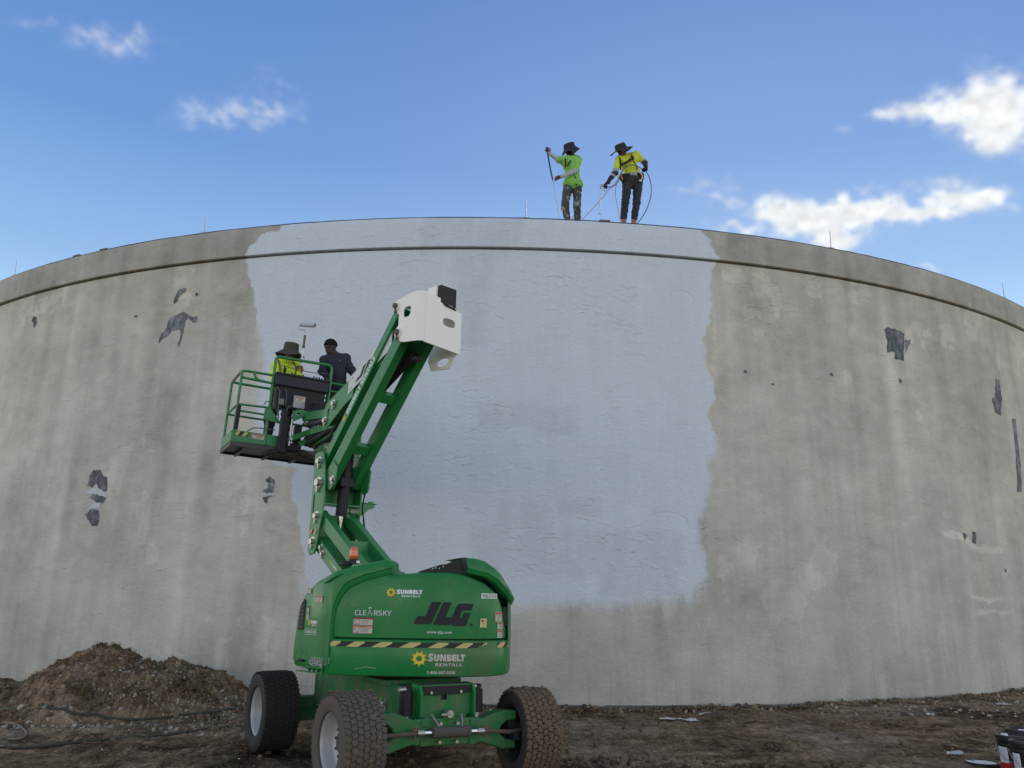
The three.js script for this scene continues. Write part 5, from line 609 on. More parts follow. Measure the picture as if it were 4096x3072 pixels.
  mesh('bracket', [flatPlate([[0.74, 0.41], [0.765, 0.575], [0.86, 0.60], [0.95, 0.575], [0.94, 0.54]], 0.10, [[[0.79, 0.51], [0.79, 0.545], [0.835, 0.545], [0.835, 0.52]]]).translate(0, 0, 0.2), beam(V(0.735, 0.15, 0.25), V(1.08, 0.345, 0.25), 0.04, 0.075), beam(V(0.88, 0.11, 0.20), V(1.10, 0.22, 0.20), 0.05, 0.08)], greenBoom, bk, FK);
  each('link_pin', [rod(V(0.738, 0.06, 0.25), V(0.738, 0.44, 0.25), 0.014), xf(new THREE.CylinderGeometry(0.03, 0.03, 0.14, 12), 1.08, 0.345, 0.25, Math.PI / 2), xf(new THREE.CylinderGeometry(0.024, 0.024, 0.12, 12), 0.738, 0.15, 0.25, Math.PI / 2), rod(V(1.08, 0.30, 0.27), V(1.12, 0.55, 0.27), 0.022), rod(V(0.90, 0.42, 0.22), V(1.06, 0.36, 0.22), 0.032)], steel, bk, FK);
  // jib between main boom and basket
  const k = (x, y, z) => V(x, y, z).applyMatrix4(FK), b = (x, d, h) => B(x, d, h).applyMatrix4(FB);
  const jb = mesh('jib', [beam(b(-0.06, 1.70, 4.02), k(0.95, 0.52, 0.16), 0.12, 0.12), beam(b(-0.06, 1.74, 3.86), k(1.0, 0.28, 0.18), 0.10, 0.09), beam(b(0.02, 1.80, 3.80), k(1.05, 0.12, 0.16), 0.05, 0.07)], greenBoom, lift);
  each('jib_cylinder', [rod(b(-0.14, 1.72, 3.93), k(0.98, 0.40, 0.24), 0.042), rod(b(0.02, 1.75, 3.95), k(1.0, 0.2, 0.14), 0.05), rod(b(-0.02, 1.85, 3.86), k(0.98, 0.12, 0.18), 0.03)], darkSteel, jb);
  each('hose', [0, 1, 2, 3].map(i => sweep([b(-0.12 + 0.05 * i, 1.55, 3.92), b(-0.1 + 0.06 * i, 1.8, 3.72 - 0.02 * i), k(1.12, 0.08 + 0.03 * i, 0.2), k(0.98, 0.1 + 0.06 * i, 0.24)], 0.013, 6)), black, jb);
}
// ------------------------------------------------------------------ people
function surfaceNets(f, mn, mx, cell) {
  const n = [0, 1, 2].map(i => Math.max(3, Math.ceil((mx.getComponent(i) - mn.getComponent(i)) / cell) + 1)), [nx, ny, nz] = n, F = new Float32Array(nx * ny * nz), p = V(0, 0, 0);
  for (let z = 0, q = 0; z < nz; z++) for (let y = 0; y < ny; y++) for (let x = 0; x < nx; x++, q++) F[q] = f(p.set(mn.x + x * cell, mn.y + y * cell, mn.z + z * cell));
  const idx = new Int32Array(nx * ny * nz).fill(-1), pos = [], tri = [], at3 = (x, y, z) => x + nx * (y + ny * z);
  for (let z = 0; z < nz - 1; z++) for (let y = 0; y < ny - 1; y++) for (let x = 0; x < nx - 1; x++) {
    let m = 0, cx = 0, cy = 0, cz = 0, c = 0; const v = []; for (let k = 0; k < 8; k++) { v[k] = F[at3(x + (k & 1), y + (k >> 1 & 1), z + (k >> 2))]; if (v[k] < 0) m |= 1 << k; }
    if (m === 0 || m === 255) continue;
    for (let k = 0; k < 8; k++) for (const b of [1, 2, 4]) { const j = k | b; if (j === k || (v[k] < 0) === (v[j] < 0)) continue; const t = v[k] / (v[k] - v[j]); cx += (k & 1) + (b === 1 ? t : 0); cy += (k >> 1 & 1) + (b === 2 ? t : 0); cz += (k >> 2) + (b === 4 ? t : 0); c++; }
    idx[at3(x, y, z)] = pos.length / 3; pos.push(mn.x + (x + cx / c) * cell, mn.y + (y + cy / c) * cell, mn.z + (z + cz / c) * cell);
  }
  const qd = (a, b, c, d, fl) => { if (a < 0 || b < 0 || c < 0 || d < 0) return; fl ? tri.push(a, b, c, a, c, d) : tri.push(a, c, b, a, d, c); };
  for (let z = 1; z < nz - 1; z++) for (let y = 1; y < ny - 1; y++) for (let x = 1; x < nx - 1; x++) { const a = F[at3(x, y, z)] < 0;
    if (a !== F[at3(x + 1, y, z)] < 0) qd(idx[at3(x, y - 1, z - 1)], idx[at3(x, y, z - 1)], idx[at3(x, y, z)], idx[at3(x, y - 1, z)], a);
    if (a !== F[at3(x, y + 1, z)] < 0) qd(idx[at3(x - 1, y, z - 1)], idx[at3(x - 1, y, z)], idx[at3(x, y, z)], idx[at3(x, y, z - 1)], a);
    if (a !== F[at3(x, y, z + 1)] < 0) qd(idx[at3(x - 1, y - 1, z)], idx[at3(x, y - 1, z)], idx[at3(x, y, z)], idx[at3(x - 1, y, z)], a); }
  const g = new THREE.BufferGeometry(); g.setAttribute('position', new THREE.Float32BufferAttribute(pos, 3)); g.setIndex(tri); g.computeVertexNormals(); return g;
}
const tmpA = V(0, 0, 0);
function capD(p, b) { const ax = b.a.x, ay = b.a.y, az = b.a.z, ex = b.b.x - ax, ey = b.b.y - ay, ez = b.b.z - az, px = p.x - ax, py = p.y - ay, pz = p.z - az, t = clamp((px * ex + py * ey + pz * ez) / (ex * ex + ey * ey + ez * ez + 1e-9)); return Math.hypot(px - ex * t, py - ey * t, pz - ez * t) - (b.r0 + (b.r1 - b.r0) * t); }
const bone = (a, b, r0, r1 = r0) => ({ a, b, r0, r1 });
function sdf(bones, k, wrinkle = 0) { return (p) => { let d = 1e3; for (const b of bones) { const e = capD(p, b); if (e > d + k && d < 1e3) continue; const h = clamp(0.5 + 0.5 * (d - e) / k); d = lerp(d, e, h) - k * h * (1 - h); } return wrinkle ? d + wrinkle * (vnoise(p.x * 21 + p.z * 13, p.y * 30 + p.z * 7) - 0.5) + wrinkle * 0.6 * (vnoise(p.x * 50, p.y * 60 + p.z * 40) - 0.5) : d; }; }
function bodyMesh(bones, k, cell, wrinkle) { const mn = V(1e9, 1e9, 1e9), mx = V(-1e9, -1e9, -1e9); for (const b of bones) for (const [q, r] of [[b.a, b.r0], [b.b, b.r1]]) { mn.min(q.clone().subScalar(r + k)); mx.max(q.clone().addScalar(r + k)); } return surfaceNets(sdf(bones, k, wrinkle), mn.subScalar(cell * 2), mx.addScalar(cell * 2), cell); }
function handBones(w, dir, n, size = 1, curl = 0.8, side = 1) {
  dir = dir.clone().normalize(); n = n.clone().addScaledVector(dir, -n.dot(dir)).normalize(); const s = new THREE.Vector3().crossVectors(dir, n).multiplyScalar(side), out = [], P = (a, b, c) => w.clone().addScaledVector(dir, a * size).addScaledVector(s, b * size).addScaledVector(n, c * size);
  for (const b of [-0.03, -0.01, 0.01, 0.03]) out.push(bone(P(0, b * 0.6, 0), P(0.085, b, 0), 0.017 * size, 0.0135 * size));
  [[0.032, 0.072], [0.011, 0.082], [-0.011, 0.077], [-0.031, 0.06]].forEach(([b, l]) => { let p = P(0.088, b, 0), a = curl * 0.7; for (let i = 0; i < 3; i++) { const q = p.clone().addScaledVector(dir, Math.cos(a) * l / 3 * 1.15 * size).addScaledVector(n, Math.sin(a) * l / 3 * 1.15 * size); out.push(bone(p, q, 0.0098 * size - i * 0.0006, 0.0092 * size - i * 0.0006)); p = q; a += curl; } });
  const t0 = P(0.02, 0.028, 0.004), t1 = P(0.05, 0.055, 0.02), t2 = P(0.075, 0.052, 0.04); out.push(bone(t0, t1, 0.014 * size, 0.0115 * size), bone(t1, t2, 0.0112 * size, 0.0095 * size)); return out;
}
// head: skull, jaw, nose, brow, ears, around a centre with face and up directions
function headMesh(c, face, up) {
  const f = face.clone().normalize(), u = up.clone().addScaledVector(f, -up.dot(f)).normalize(), s = new THREE.Vector3().crossVectors(u, f), P = (a, b, d) => c.clone().addScaledVector(s, a).addScaledVector(u, b).addScaledVector(f, d);
  const ell = [[P(0, 0.03, -0.012), 0.077, 0.092, 0.096], [P(0, -0.045, 0.022), 0.058, 0.07, 0.066]];
  const bones = [bone(P(0, -0.098, 0.05), P(0, -0.085, 0.062), 0.026, 0.022), bone(P(0, 0.0, 0.082), P(0, -0.032, 0.104), 0.010, 0.016), bone(P(-0.045, 0.022, 0.072), P(0.045, 0.022, 0.072), 0.013), bone(P(-0.077, 0.012, -0.005), P(-0.082, -0.028, 0.0), 0.013), bone(P(0.077, 0.012, -0.005), P(0.082, -0.028, 0.0), 0.013), bone(P(-0.02, -0.063, 0.077), P(0.02, -0.063, 0.077), 0.013), bone(P(0, -0.06, -0.03), P(0, -0.17, -0.045), 0.056, 0.058)];
  const sb = sdf(bones, 0.018), q = V(0, 0, 0);
  const fn = (p) => { q.copy(p).sub(c); const x = q.dot(s), y = q.dot(u), z = q.dot(f); let d = 1e3; const e = (o, rx, ry, rz) => { tmpA.copy(o).sub(c); const dx = (x - tmpA.dot(s)) / rx, dy = (y - tmpA.dot(u)) / ry, dz = (z - tmpA.dot(f)) / rz, l = Math.sqrt(dx * dx + dy * dy + dz * dz); return (l - 1) * Math.min(rx, ry, rz); }; for (const L of ell) { const v = e(...L), h = clamp(0.5 + 0.5 * (d - v) / 0.02); d = lerp(d, v, h) - 0.02 * h * (1 - h); } const v = sb(p), h = clamp(0.5 + 0.5 * (d - v) / 0.016); d = lerp(d, v, h) - 0.016 * h * (1 - h); for (const sx of [-1, 1]) { tmpA.copy(P(sx * 0.031, 0.0, 0.088)); d = Math.max(d, 0.011 - tmpA.distanceTo(p)); } return d; };
  return { g: surfaceNets(fn, c.clone().subScalar(0.23), c.clone().addScalar(0.16), 0.0085), P, eyes: [-1, 1].map(sx => xf(new THREE.SphereGeometry(0.0105, 8, 6), ...P(sx * 0.031, 0.001, 0.081).toArray())), frame: new THREE.Matrix4().makeBasis(s, u, f) };
}
const SKIN = [0.16, 0.085, 0.055];
function person(o) {
  const J = o.j, base = o.base, loc = {}; for (const k in J) loc[k] = J[k].clone().sub(base);
  const root = thing('person', o.label, 'person', base, o.group), j = loc;
  const mid = (a, b, t = 0.5) => a.clone().lerp(b, t), torsoF = o.face.clone().setY(0).normalize();
  const hd = headMesh(j.head, o.face, o.up ?? V(0, 1, 0.0));
  const arm = (s) => [bone(j['sh' + s], j['el' + s], 0.047, 0.039), bone(j['el' + s], j['wr' + s], 0.038, 0.026)], leg = (s) => [bone(j['hip' + s], j['kn' + s], 0.078, 0.052), bone(j['kn' + s], j['an' + s], 0.052, 0.036)];
  const torso = (g) => [bone(j.shR, j.shL, 0.062 + g), bone(mid(j.shR, j.chest, 0.55), mid(j.shL, j.chest, 0.55), 0.100 + g), bone(j.chest, j.pelvis, 0.118 + g, 0.108 + g), bone(mid(j.hipR, j.pelvis, 0.3), mid(j.hipL, j.pelvis, 0.3), 0.10 + g)];
  const hands = ['R', 'L'].filter(s => j['hd' + s]).map(s => bodyMesh(handBones(j['wr' + s], j['hd' + s].clone().sub(j['wr' + s]), o['palm' + s] ?? V(0, -0.3, 0.6), o.handSize ?? 1, o['curl' + s] ?? 0.85, o['side' + s] ?? 1), 0.008, 0.0062));
  const b = mesh('body', [bodyMesh([...torso(-0.02), ...arm('R'), ...arm('L'), ...leg('R'), ...leg('L'), bone(j.neck, mid(j.neck, j.head, 0.6), 0.056, 0.054), bone(mid(j.shR, j.neck, 0.4), j.neck, 0.045), bone(mid(j.shL, j.neck, 0.4), j.neck, 0.045)], 0.035, 0.014), hd.g, ...(o.gloves ? [] : hands)], std(o.skin ?? SKIN, 0.65), root);
  b.name = 'body';
  each('eye', hd.eyes, std([0.03, 0.02, 0.018], 0.25), b);
  if (o.gloves) hands.forEach(h => mesh('glove', [h], std(o.gloves, 0.8), root));
  // shirt
  const sl = (s) => o.sleeve === 'short' ? [bone(j['sh' + s], mid(j['sh' + s], j['el' + s], 0.8), 0.068, 0.070)] : [bone(j['sh' + s], j['el' + s], 0.066, 0.056), bone(j['el' + s], mid(j['el' + s], j['wr' + s], 0.93), 0.055, 0.042)];
  const sg = bodyMesh([...torso(o.loose ?? 0.024), ...sl('R'), ...sl('L'), bone(mid(j.shR, j.neck, 0.5), mid(j.shL, j.neck, 0.5), 0.055), bone(mid(j.hipR, j.pelvis, 0.15).add(V(0, o.hem ?? 0.03, 0)), mid(j.hipL, j.pelvis, 0.15).add(V(0, o.hem ?? 0.0, 0)), 0.112)], 0.04, 0.0125, 0.016);
  const shirtMat = new THREE.MeshStandardMaterial({ color: 0xffffff, vertexColors: true, roughness: 0.85 });
  { const p = sg.attributes.position, c = new Float32Array(p.count * 3), q = V(0, 0, 0); for (let i = 0; i < p.count; i++) { q.fromBufferAttribute(p, i); const k = o.shirt(q, j); c.set(k, i * 3); } sg.setAttribute('color', new THREE.BufferAttribute(c, 3)); }
  const sm = new THREE.Mesh(sg, shirtMat); sm.name = 'shirt'; sm.castShadow = sm.receiveShadow = true; root.add(sm);
  if (o.sleeve === 'short') for (const s of ['R', 'L']) mesh('arm_sleeve', [bodyMesh([bone(mid(j['sh' + s], j['el' + s], 0.5), j['el' + s], 0.052, 0.047), bone(j['el' + s], mid(j['el' + s], j['wr' + s], 0.97), 0.046, 0.034)], 0.02, 0.011, 0.008)], std([0.36, 0.38, 0.40], 0.85), root);
  // trousers and boots
  const tg = bodyMesh([bone(mid(j.hipR, j.pelvis, 0.2), mid(j.hipL, j.pelvis, 0.2), 0.112), bone(j.hipR, j.knR, 0.098, 0.074), bone(j.knR, mid(j.knR, j.anR, 0.92), 0.076, 0.064), bone(j.hipL, j.knL, 0.098, 0.074), bone(j.knL, mid(j.knL, j.anL, 0.92), 0.076, 0.064)], 0.03, 0.0135, 0.018);
  { const p = tg.attributes.position, c = new Float32Array(p.count * 3), q = V(0, 0, 0); for (let i = 0; i < p.count; i++) { q.fromBufferAttribute(p, i); c.set(o.trousers(q, j), i * 3); } tg.setAttribute('color', new THREE.BufferAttribute(c, 3)); }
  const tm = new THREE.Mesh(tg, shirtMat); tm.name = 'trousers'; tm.castShadow = tm.receiveShadow = true; root.add(tm);
  for (const s of ['R', 'L']) { const a = j['an' + s], toe = (o['toe' + s] ?? torsoF).clone(), g = V(a.x, o.floor - base.y + 0.035, a.z); mesh('boot', [bodyMesh([bone(a, g.clone().addScaledVector(toe, -0.02).add(V(0, 0.01, 0)), 0.052, 0.045), bone(g.clone().addScaledVector(toe, -0.055), g.clone().addScaledVector(toe, 0.15), 0.038, 0.037)], 0.03, 0.012)], std(o.boot, 0.85), root); }
  o.extra?.(root, j, hd, base);
  return root;
}
function hat(root, hd, head, { crownR = 0.105, crownH = 0.11, brim = 0.09, droop = 0.03, wave = 0.02, mat, y = 0.055, tilt = 0, flap = 0 }) {
  const n = 48, rows = [[0.001, crownH], [crownR * 0.6, crownH], [crownR * 0.88, crownH - 0.012], [crownR * 0.96, crownH - 0.035], [crownR * 1.02, 0.02], [crownR * 1.04, 0.0], [crownR + brim * 0.5, -droop * 0.45], [crownR + brim, -droop], [crownR + brim * 1.02, -droop - 0.006], [crownR * 0.98, -0.008]];
  const g = grid(n, rows.length - 1, (u, v) => { const [r, h] = rows[Math.round(v * (rows.length - 1))], a = u * 2 * Math.PI, out = clamp((r - crownR) / Math.max(brim, 0.01)); const w = out * wave * (Math.sin(a * 3 + 1) + 0.6 * Math.sin(a * 5)), back = out * flap * clamp(-Math.cos(a)); return V(Math.sin(a) * r * (1 - 0.02 * Math.sin(2 * a)), h + w - back * 1.2 + out * 0.05 * Math.abs(Math.sin(a)) * (wave > 0.03 ? 1 : 0), Math.cos(a) * r * 1.08 - back * 0.25); });
  g.rotateX(tilt); g.translate(0, y, -0.008); g.applyMatrix4(hd.frame); g.translate(head.x, head.y, head.z); return mesh('hat', [g], mat, root);
}
const strap = (pts, w, mat, root, name = 'harness_strap') => { const cv = new THREE.CatmullRomCurve3(pts), s = cv.getPoints(24), g = sweep(s, w, 8); return mesh(name, [g], mat, root); };
const cR = (x, y, z) => at((2130 + x / 4.2538) / 4, (540 + y / 4.2538) / 4, z), c6 = (x, y, z) => at((900 + x / 2.633) / 4, (1250 + y / 2.633) / 4, z);
const jitter = (c, q, s = 1) => { const k = 1 + 0.22 * s * (vnoise(q.x * 18 + q.z * 9, q.y * 18) - 0.5); return [c[0] * k, c[1] * k, c[2] * k]; };
const roofY = (p) => { const r = Math.hypot(p.x - TX, p.z + TZ); return TOP - 0.02 + 2.0 * (1 - (r / (BAND_R - 0.3)) ** 2); };
{ // rooftop worker with pole
  const Z = 14.12, c = (x, y, dz = 0) => cR(x, y, Z + dz);
  const j = { head: c(640, 262, -0.06), neck: c(655, 378, -0.02), shR: c(560, 440, -0.08), shL: c(765, 432, 0.04), elR: c(420, 415, -0.14), wrR: c(285, 312, -0.18), hdR: c(238, 245, -0.18), elL: c(735, 615, -0.14), wrL: c(470, 715, -0.30), hdL: c(395, 740, -0.32), chest: c(668, 520, -0.01), pelvis: c(690, 800, 0), hipR: c(612, 855, -0.03), hipL: c(765, 855, 0.03), knR: c(555, 1175, -0.10), knL: c(757, 1165, -0.06), anR: c(590, 1425, 0.0), anL: c(762, 1432, 0.02) };
  const base = j.anR.clone().lerp(j.anL, 0.5); base.y = roofY(base);
  const W1 = [0.30, 0.50, 0.13];
  person({ j, base, floor: base.y, face: V(-0.55, -0.45, 0.75), up: V(0, 1, 0), sleeve: 'short', label: 'person in lime green T-shirt and grey arm sleeves with pole on the tank rim', boot: [0.08, 0.07, 0.06], toeR: V(-0.35, 0, 0.93), toeL: V(0.1, 0, 1).normalize(), curlR: 1.15, curlL: 0.5, palmR: V(0.3, 0, 1), palmL: V(0.2, -0.6, 0.4),
    loose: 0.036, shirt: (q) => jitter([0.20, 0.46, 0.09], q, 0.7), trousers: (q) => { const n = vnoise(q.x * 40 + q.z * 30, q.y * 14); return n > 0.78 ? [0.22, 0.21, 0.2] : jitter([0.050, 0.050, 0.048], q, 2); },
    extra: (root, jj, hd) => {
      const dark = std([0.03, 0.032, 0.04], 0.9); hat(root, hd, jj.head, { crownR: 0.112, crownH: 0.10, brim: 0.075, droop: 0.085, wave: 0.018, mat: dark, y: 0.05, tilt: 0.1 });
      mesh('neck_gaiter', [bodyMesh([bone(jj.head.clone().add(V(-0.03, -0.05, 0.05)), jj.neck, 0.062, 0.066)], 0.02, 0.012, 0.008)], std([0.035, 0.03, 0.03], 0.95), root);
      const L = (x, y, dz) => c(x, y, dz).sub(base), hm = std([0.02, 0.02, 0.02], 0.8), ho = std([0.45, 0.16, 0.03], 0.7);
      strap([L(560, 400, -0.17), L(565, 460, -0.2), L(555, 520, -0.2), L(545, 575, -0.17)], 0.014, hm, root); strap([L(690, 395, -0.13), L(640, 450, -0.18), L(605, 510, -0.2), L(570, 530, -0.2)], 0.013, hm, root);
      strap([L(690, 640, -0.14), L(730, 730, -0.13), L(775, 790, -0.08), L(740, 850, -0.12)], 0.014, hm, root); mesh('buckle', [box(0.03, 0.06, 0.02, ...L(540, 545, -0.19).toArray(), 0.005)], ho, root);
      for (const [x, y, r] of [[755, 1170, 0.056], [518, 1255, 0.045]]) { const p = L(x, y, -0.125); const g = new THREE.SphereGeometry(r, 16, 10); g.scale(1, 1, 0.45); g.translate(p.x, p.y, p.z); mesh('knee_pad', [g], std([0.22, 0.22, 0.21], 0.8), root); }
    } });
  const P = (x, y, dz) => cR(x, y, Z + dz), pole = thing('extension_pole', 'long pole with dark grip held by the worker in lime green', 'pole', P(445, 1390, -0.12)), q = (x, y, dz) => P(x, y, dz).sub(pole.position);
  mesh('grip', [sweep([q(236, 205, -0.19), q(262, 340, -0.185), q(300, 560, -0.17), q(343, 765, -0.16)], 0.015, 10)], std([0.02, 0.05, 0.06], 0.6), pole);
  mesh('shaft', [sweep([q(343, 765, -0.16), q(370, 930, -0.15), q(410, 1160, -0.135), q(448, 1420, -0.12)], 0.0085, 8)], std([0.45, 0.45, 0.43], 0.5, 0.3), pole);
}
{ // rooftop worker spraying
  const Z = 14.22, c = (x, y, dz = 0) => cR(x, y, Z + dz);
  const j = { head: c(1520, 285, -0.14), neck: c(1590, 375, -0.05), shR: c(1475, 430, -0.12), shL: c(1765, 345, 0.03), elR: c(1405, 640, -0.20), wrR: c(1275, 815, -0.28), hdR: c(1205, 880, -0.30), elL: c(1915, 470, 0.02), wrL: c(1930, 545, -0.06), hdL: c(1922, 610, -0.08), chest: c(1640, 500, -0.02), pelvis: c(1700, 760, 0.02), hipR: c(1615, 830, -0.02), hipL: c(1790, 830, 0.04), knR: c(1578, 1170, -0.08), knL: c(1772, 1150, -0.03), anR: c(1552, 1430, 0), anL: c(1725, 1440, 0.02) };
  const base = j.anR.clone().lerp(j.anL, 0.5); base.y = roofY(base);
  const hv = [0.50, 0.60, 0.04];
  person({ j, base, floor: base.y, face: V(-0.6, -0.6, 0.55), up: V(0.1, 1, 0), sleeve: 'long', label: 'person in yellow hi-vis jacket and wide hat spraying paint from the tank rim', boot: [0.26, 0.14, 0.07], toeR: V(-0.1, 0, 1).normalize(), toeL: V(0.1, 0, 1).normalize(), gloves: [0.012, 0.013, 0.014], handSize: 1.12, curlR: 1.0, palmR: V(0.1, -0.8, 0.2), palmL: V(-0.5, 0, 0.6),
    shirt: (q, J) => { const on = (a, b, t0, t1) => { const d = b.clone().sub(a), t = q.clone().sub(a).dot(d) / d.lengthSq(), off = q.clone().sub(a.clone().addScaledVector(d, t)).length(); return t > t0 && t < t1 && off < 0.09; }; if (on(J.elR, J.wrR, 0.28, 2)) return on(J.elR, J.wrR, 0.28, 0.42) ? [0.30, 0.31, 0.31] : [0.015, 0.015, 0.016]; if (on(J.elL, J.wrL, 0.1, 2)) return [0.02, 0.02, 0.02]; if (on(J.shR, J.elR, 0.80, 0.96) || on(J.shL, J.elL, 0.74, 0.95)) return [0.30, 0.31, 0.31]; const h = q.y - J.pelvis.y; if (h < 0.02) return [0.02, 0.02, 0.022]; if (h < 0.085) return [0.28, 0.29, 0.28]; return jitter(hv, q, 0.9); },
    trousers: (q) => jitter([0.018, 0.021, 0.027], q, 1.5),
    extra: (root, jj, hd) => {
      const mat = std([0.035, 0.034, 0.034], 0.9); hat(root, hd, jj.head, { crownR: 0.11, crownH: 0.105, brim: 0.13, droop: 0.035, wave: 0.018, mat, y: 0.06, tilt: 0.0, flap: 0.03 });
      const L = (x, y, dz) => c(x, y, dz).sub(base), hm = std([0.02, 0.02, 0.02], 0.8), hy = std([0.45, 0.28, 0.03], 0.7);
      strap([L(1480, 380, -0.2), L(1500, 450, -0.22), L(1495, 520, -0.2), L(1500, 590, -0.17)], 0.016, hm, root); strap([L(1700, 300, -0.12), L(1690, 360, -0.16), L(1720, 430, -0.15), L(1770, 520, -0.12), L(1800, 590, -0.1)], 0.016, hy, root); strap([L(1500, 500, -0.21), L(1570, 480, -0.23), L(1640, 440, -0.22), L(1720, 390, -0.18)], 0.022, hm, root); strap([L(1530, 590, -0.2), L(1510, 680, -0.15), L(1530, 760, -0.15)], 0.014, hy, root);
      mesh('buckle', [box(0.06, 0.05, 0.02, ...L(1660, 420, -0.225).toArray(), 0.006), box(0.05, 0.06, 0.03, ...L(1700, 380, -0.19).toArray(), 0.006)], hm, root);
      mesh('tool_belt', [bodyMesh([bone(L(1530, 720, -0.08), L(1850, 690, 0.0), 0.07, 0.06), bone(L(1560, 760, -0.08), L(1840, 740, 0), 0.065)], 0.02, 0.012)], std([0.02, 0.02, 0.023], 0.9), root);
      strap([L(1800, 560, -0.14), L(1830, 640, -0.13), L(1870, 700, -0.1), L(1840, 790, -0.1)], 0.013, std([0.55, 0.47, 0.25], 0.7), root); mesh('clip', [box(0.05, 0.03, 0.02, ...L(1835, 775, -0.12).toArray(), 0.006)], std([0.7, 0.65, 0.5], 0.6), root);
    } });
  const P = (x, y, dz) => cR(x, y, Z + dz), gun = thing('spray_gun', 'paint spray gun with tip extension in the hi-vis sprayer\'s gloved hand', 'spray gun', P(1170, 870, -0.32)), q = (x, y, dz) => P(x, y, dz).sub(gun.position);
  mesh('gun_body', [beam(q(1150, 860, -0.32), q(1265, 875, -0.30), 0.03, 0.045), rod(q(1230, 850, -0.31), q(1238, 960, -0.31), 0.014), beam(q(1200, 855, -0.32), q(1255, 850, -0.31), 0.025, 0.03)], std([0.3, 0.3, 0.3], 0.4, 0.6), gun);
  mesh('trigger_guard', [sweep([q(1175, 900, -0.32), q(1190, 930, -0.32), q(1245, 962, -0.31), q(1262, 930, -0.31), q(1262, 890, -0.31)], 0.004, 6)], std([0.2, 0.2, 0.2], 0.5, 0.5), gun);
  mesh('tip_extension', [rod(q(1158, 870, -0.32), q(1143, 1330, -0.34), 0.006), rod(q(1143, 1310, -0.34), q(1141, 1345, -0.34), 0.012), rod(q(1120, 1345, -0.34), q(1163, 1332, -0.34), 0.01), rod(q(1160, 850, -0.32), q(1160, 910, -0.32), 0.018)], std([0.42, 0.44, 0.47], 0.6), gun);
  const line = (name, pts, r, mat, label, cat) => { const s = new THREE.CatmullRomCurve3(pts.map(a => P(...a))).getPoints(pts.length * 8); return solo(name, [sweep(s, r, 8)], mat, label, cat); };
  line('spray_hose', [[1262, 880, -0.3], [1330, 885, -0.28], [1410, 850, -0.25], [1460, 780, -0.24], [1500, 660, -0.24], [1560, 570, -0.25], [1660, 515, -0.24], [1760, 520, -0.2], [1850, 570, -0.12], [1935, 625, -0.08], [1985, 720, -0.05], [2018, 850, -0.02], [2020, 1000, 0], [1985, 1150, 0.02], [1920, 1310, 0.03], [1850, 1420, 0.04], [1785, 1502, 0.05], [1700, 1600, 0.3]], 0.009, std([0.06, 0.08, 0.11], 0.5), 'dark paint hose looping from spray gun around the sprayer to the roof', 'hose');
  const rm = std([0.46, 0.33, 0.26], 0.9);
  line('rope', [[1475, 690, -0.2], [1445, 770, -0.2], [1330, 900, -0.2], [1150, 1110, -0.2], [980, 1300, -0.2], [830, 1455, -0.2], [760, 1530, -0.16]], 0.0085, rm, 'pale lifeline rope slanting from the sprayer\'s harness down to the rim', 'rope');
  line('rope', [[1440, 790, -0.19], [1415, 920, -0.19], [1412, 1030, -0.19], [1440, 1180, -0.18], [1468, 1330, -0.16], [1492, 1480, -0.12], [1500, 1560, 0]], 0.0075, rm, 'pale rope hanging loosely beside the sprayer\'s leg', 'rope');
  line('rope', [[730, 1310, 0.1], [705, 1370, 0.08], [680, 1420, 0.06], [655, 1470, 0.05], [640, 1540, 0.1]], 0.010, rm, 'short pale rope between the boots of the worker in lime green', 'rope');
}
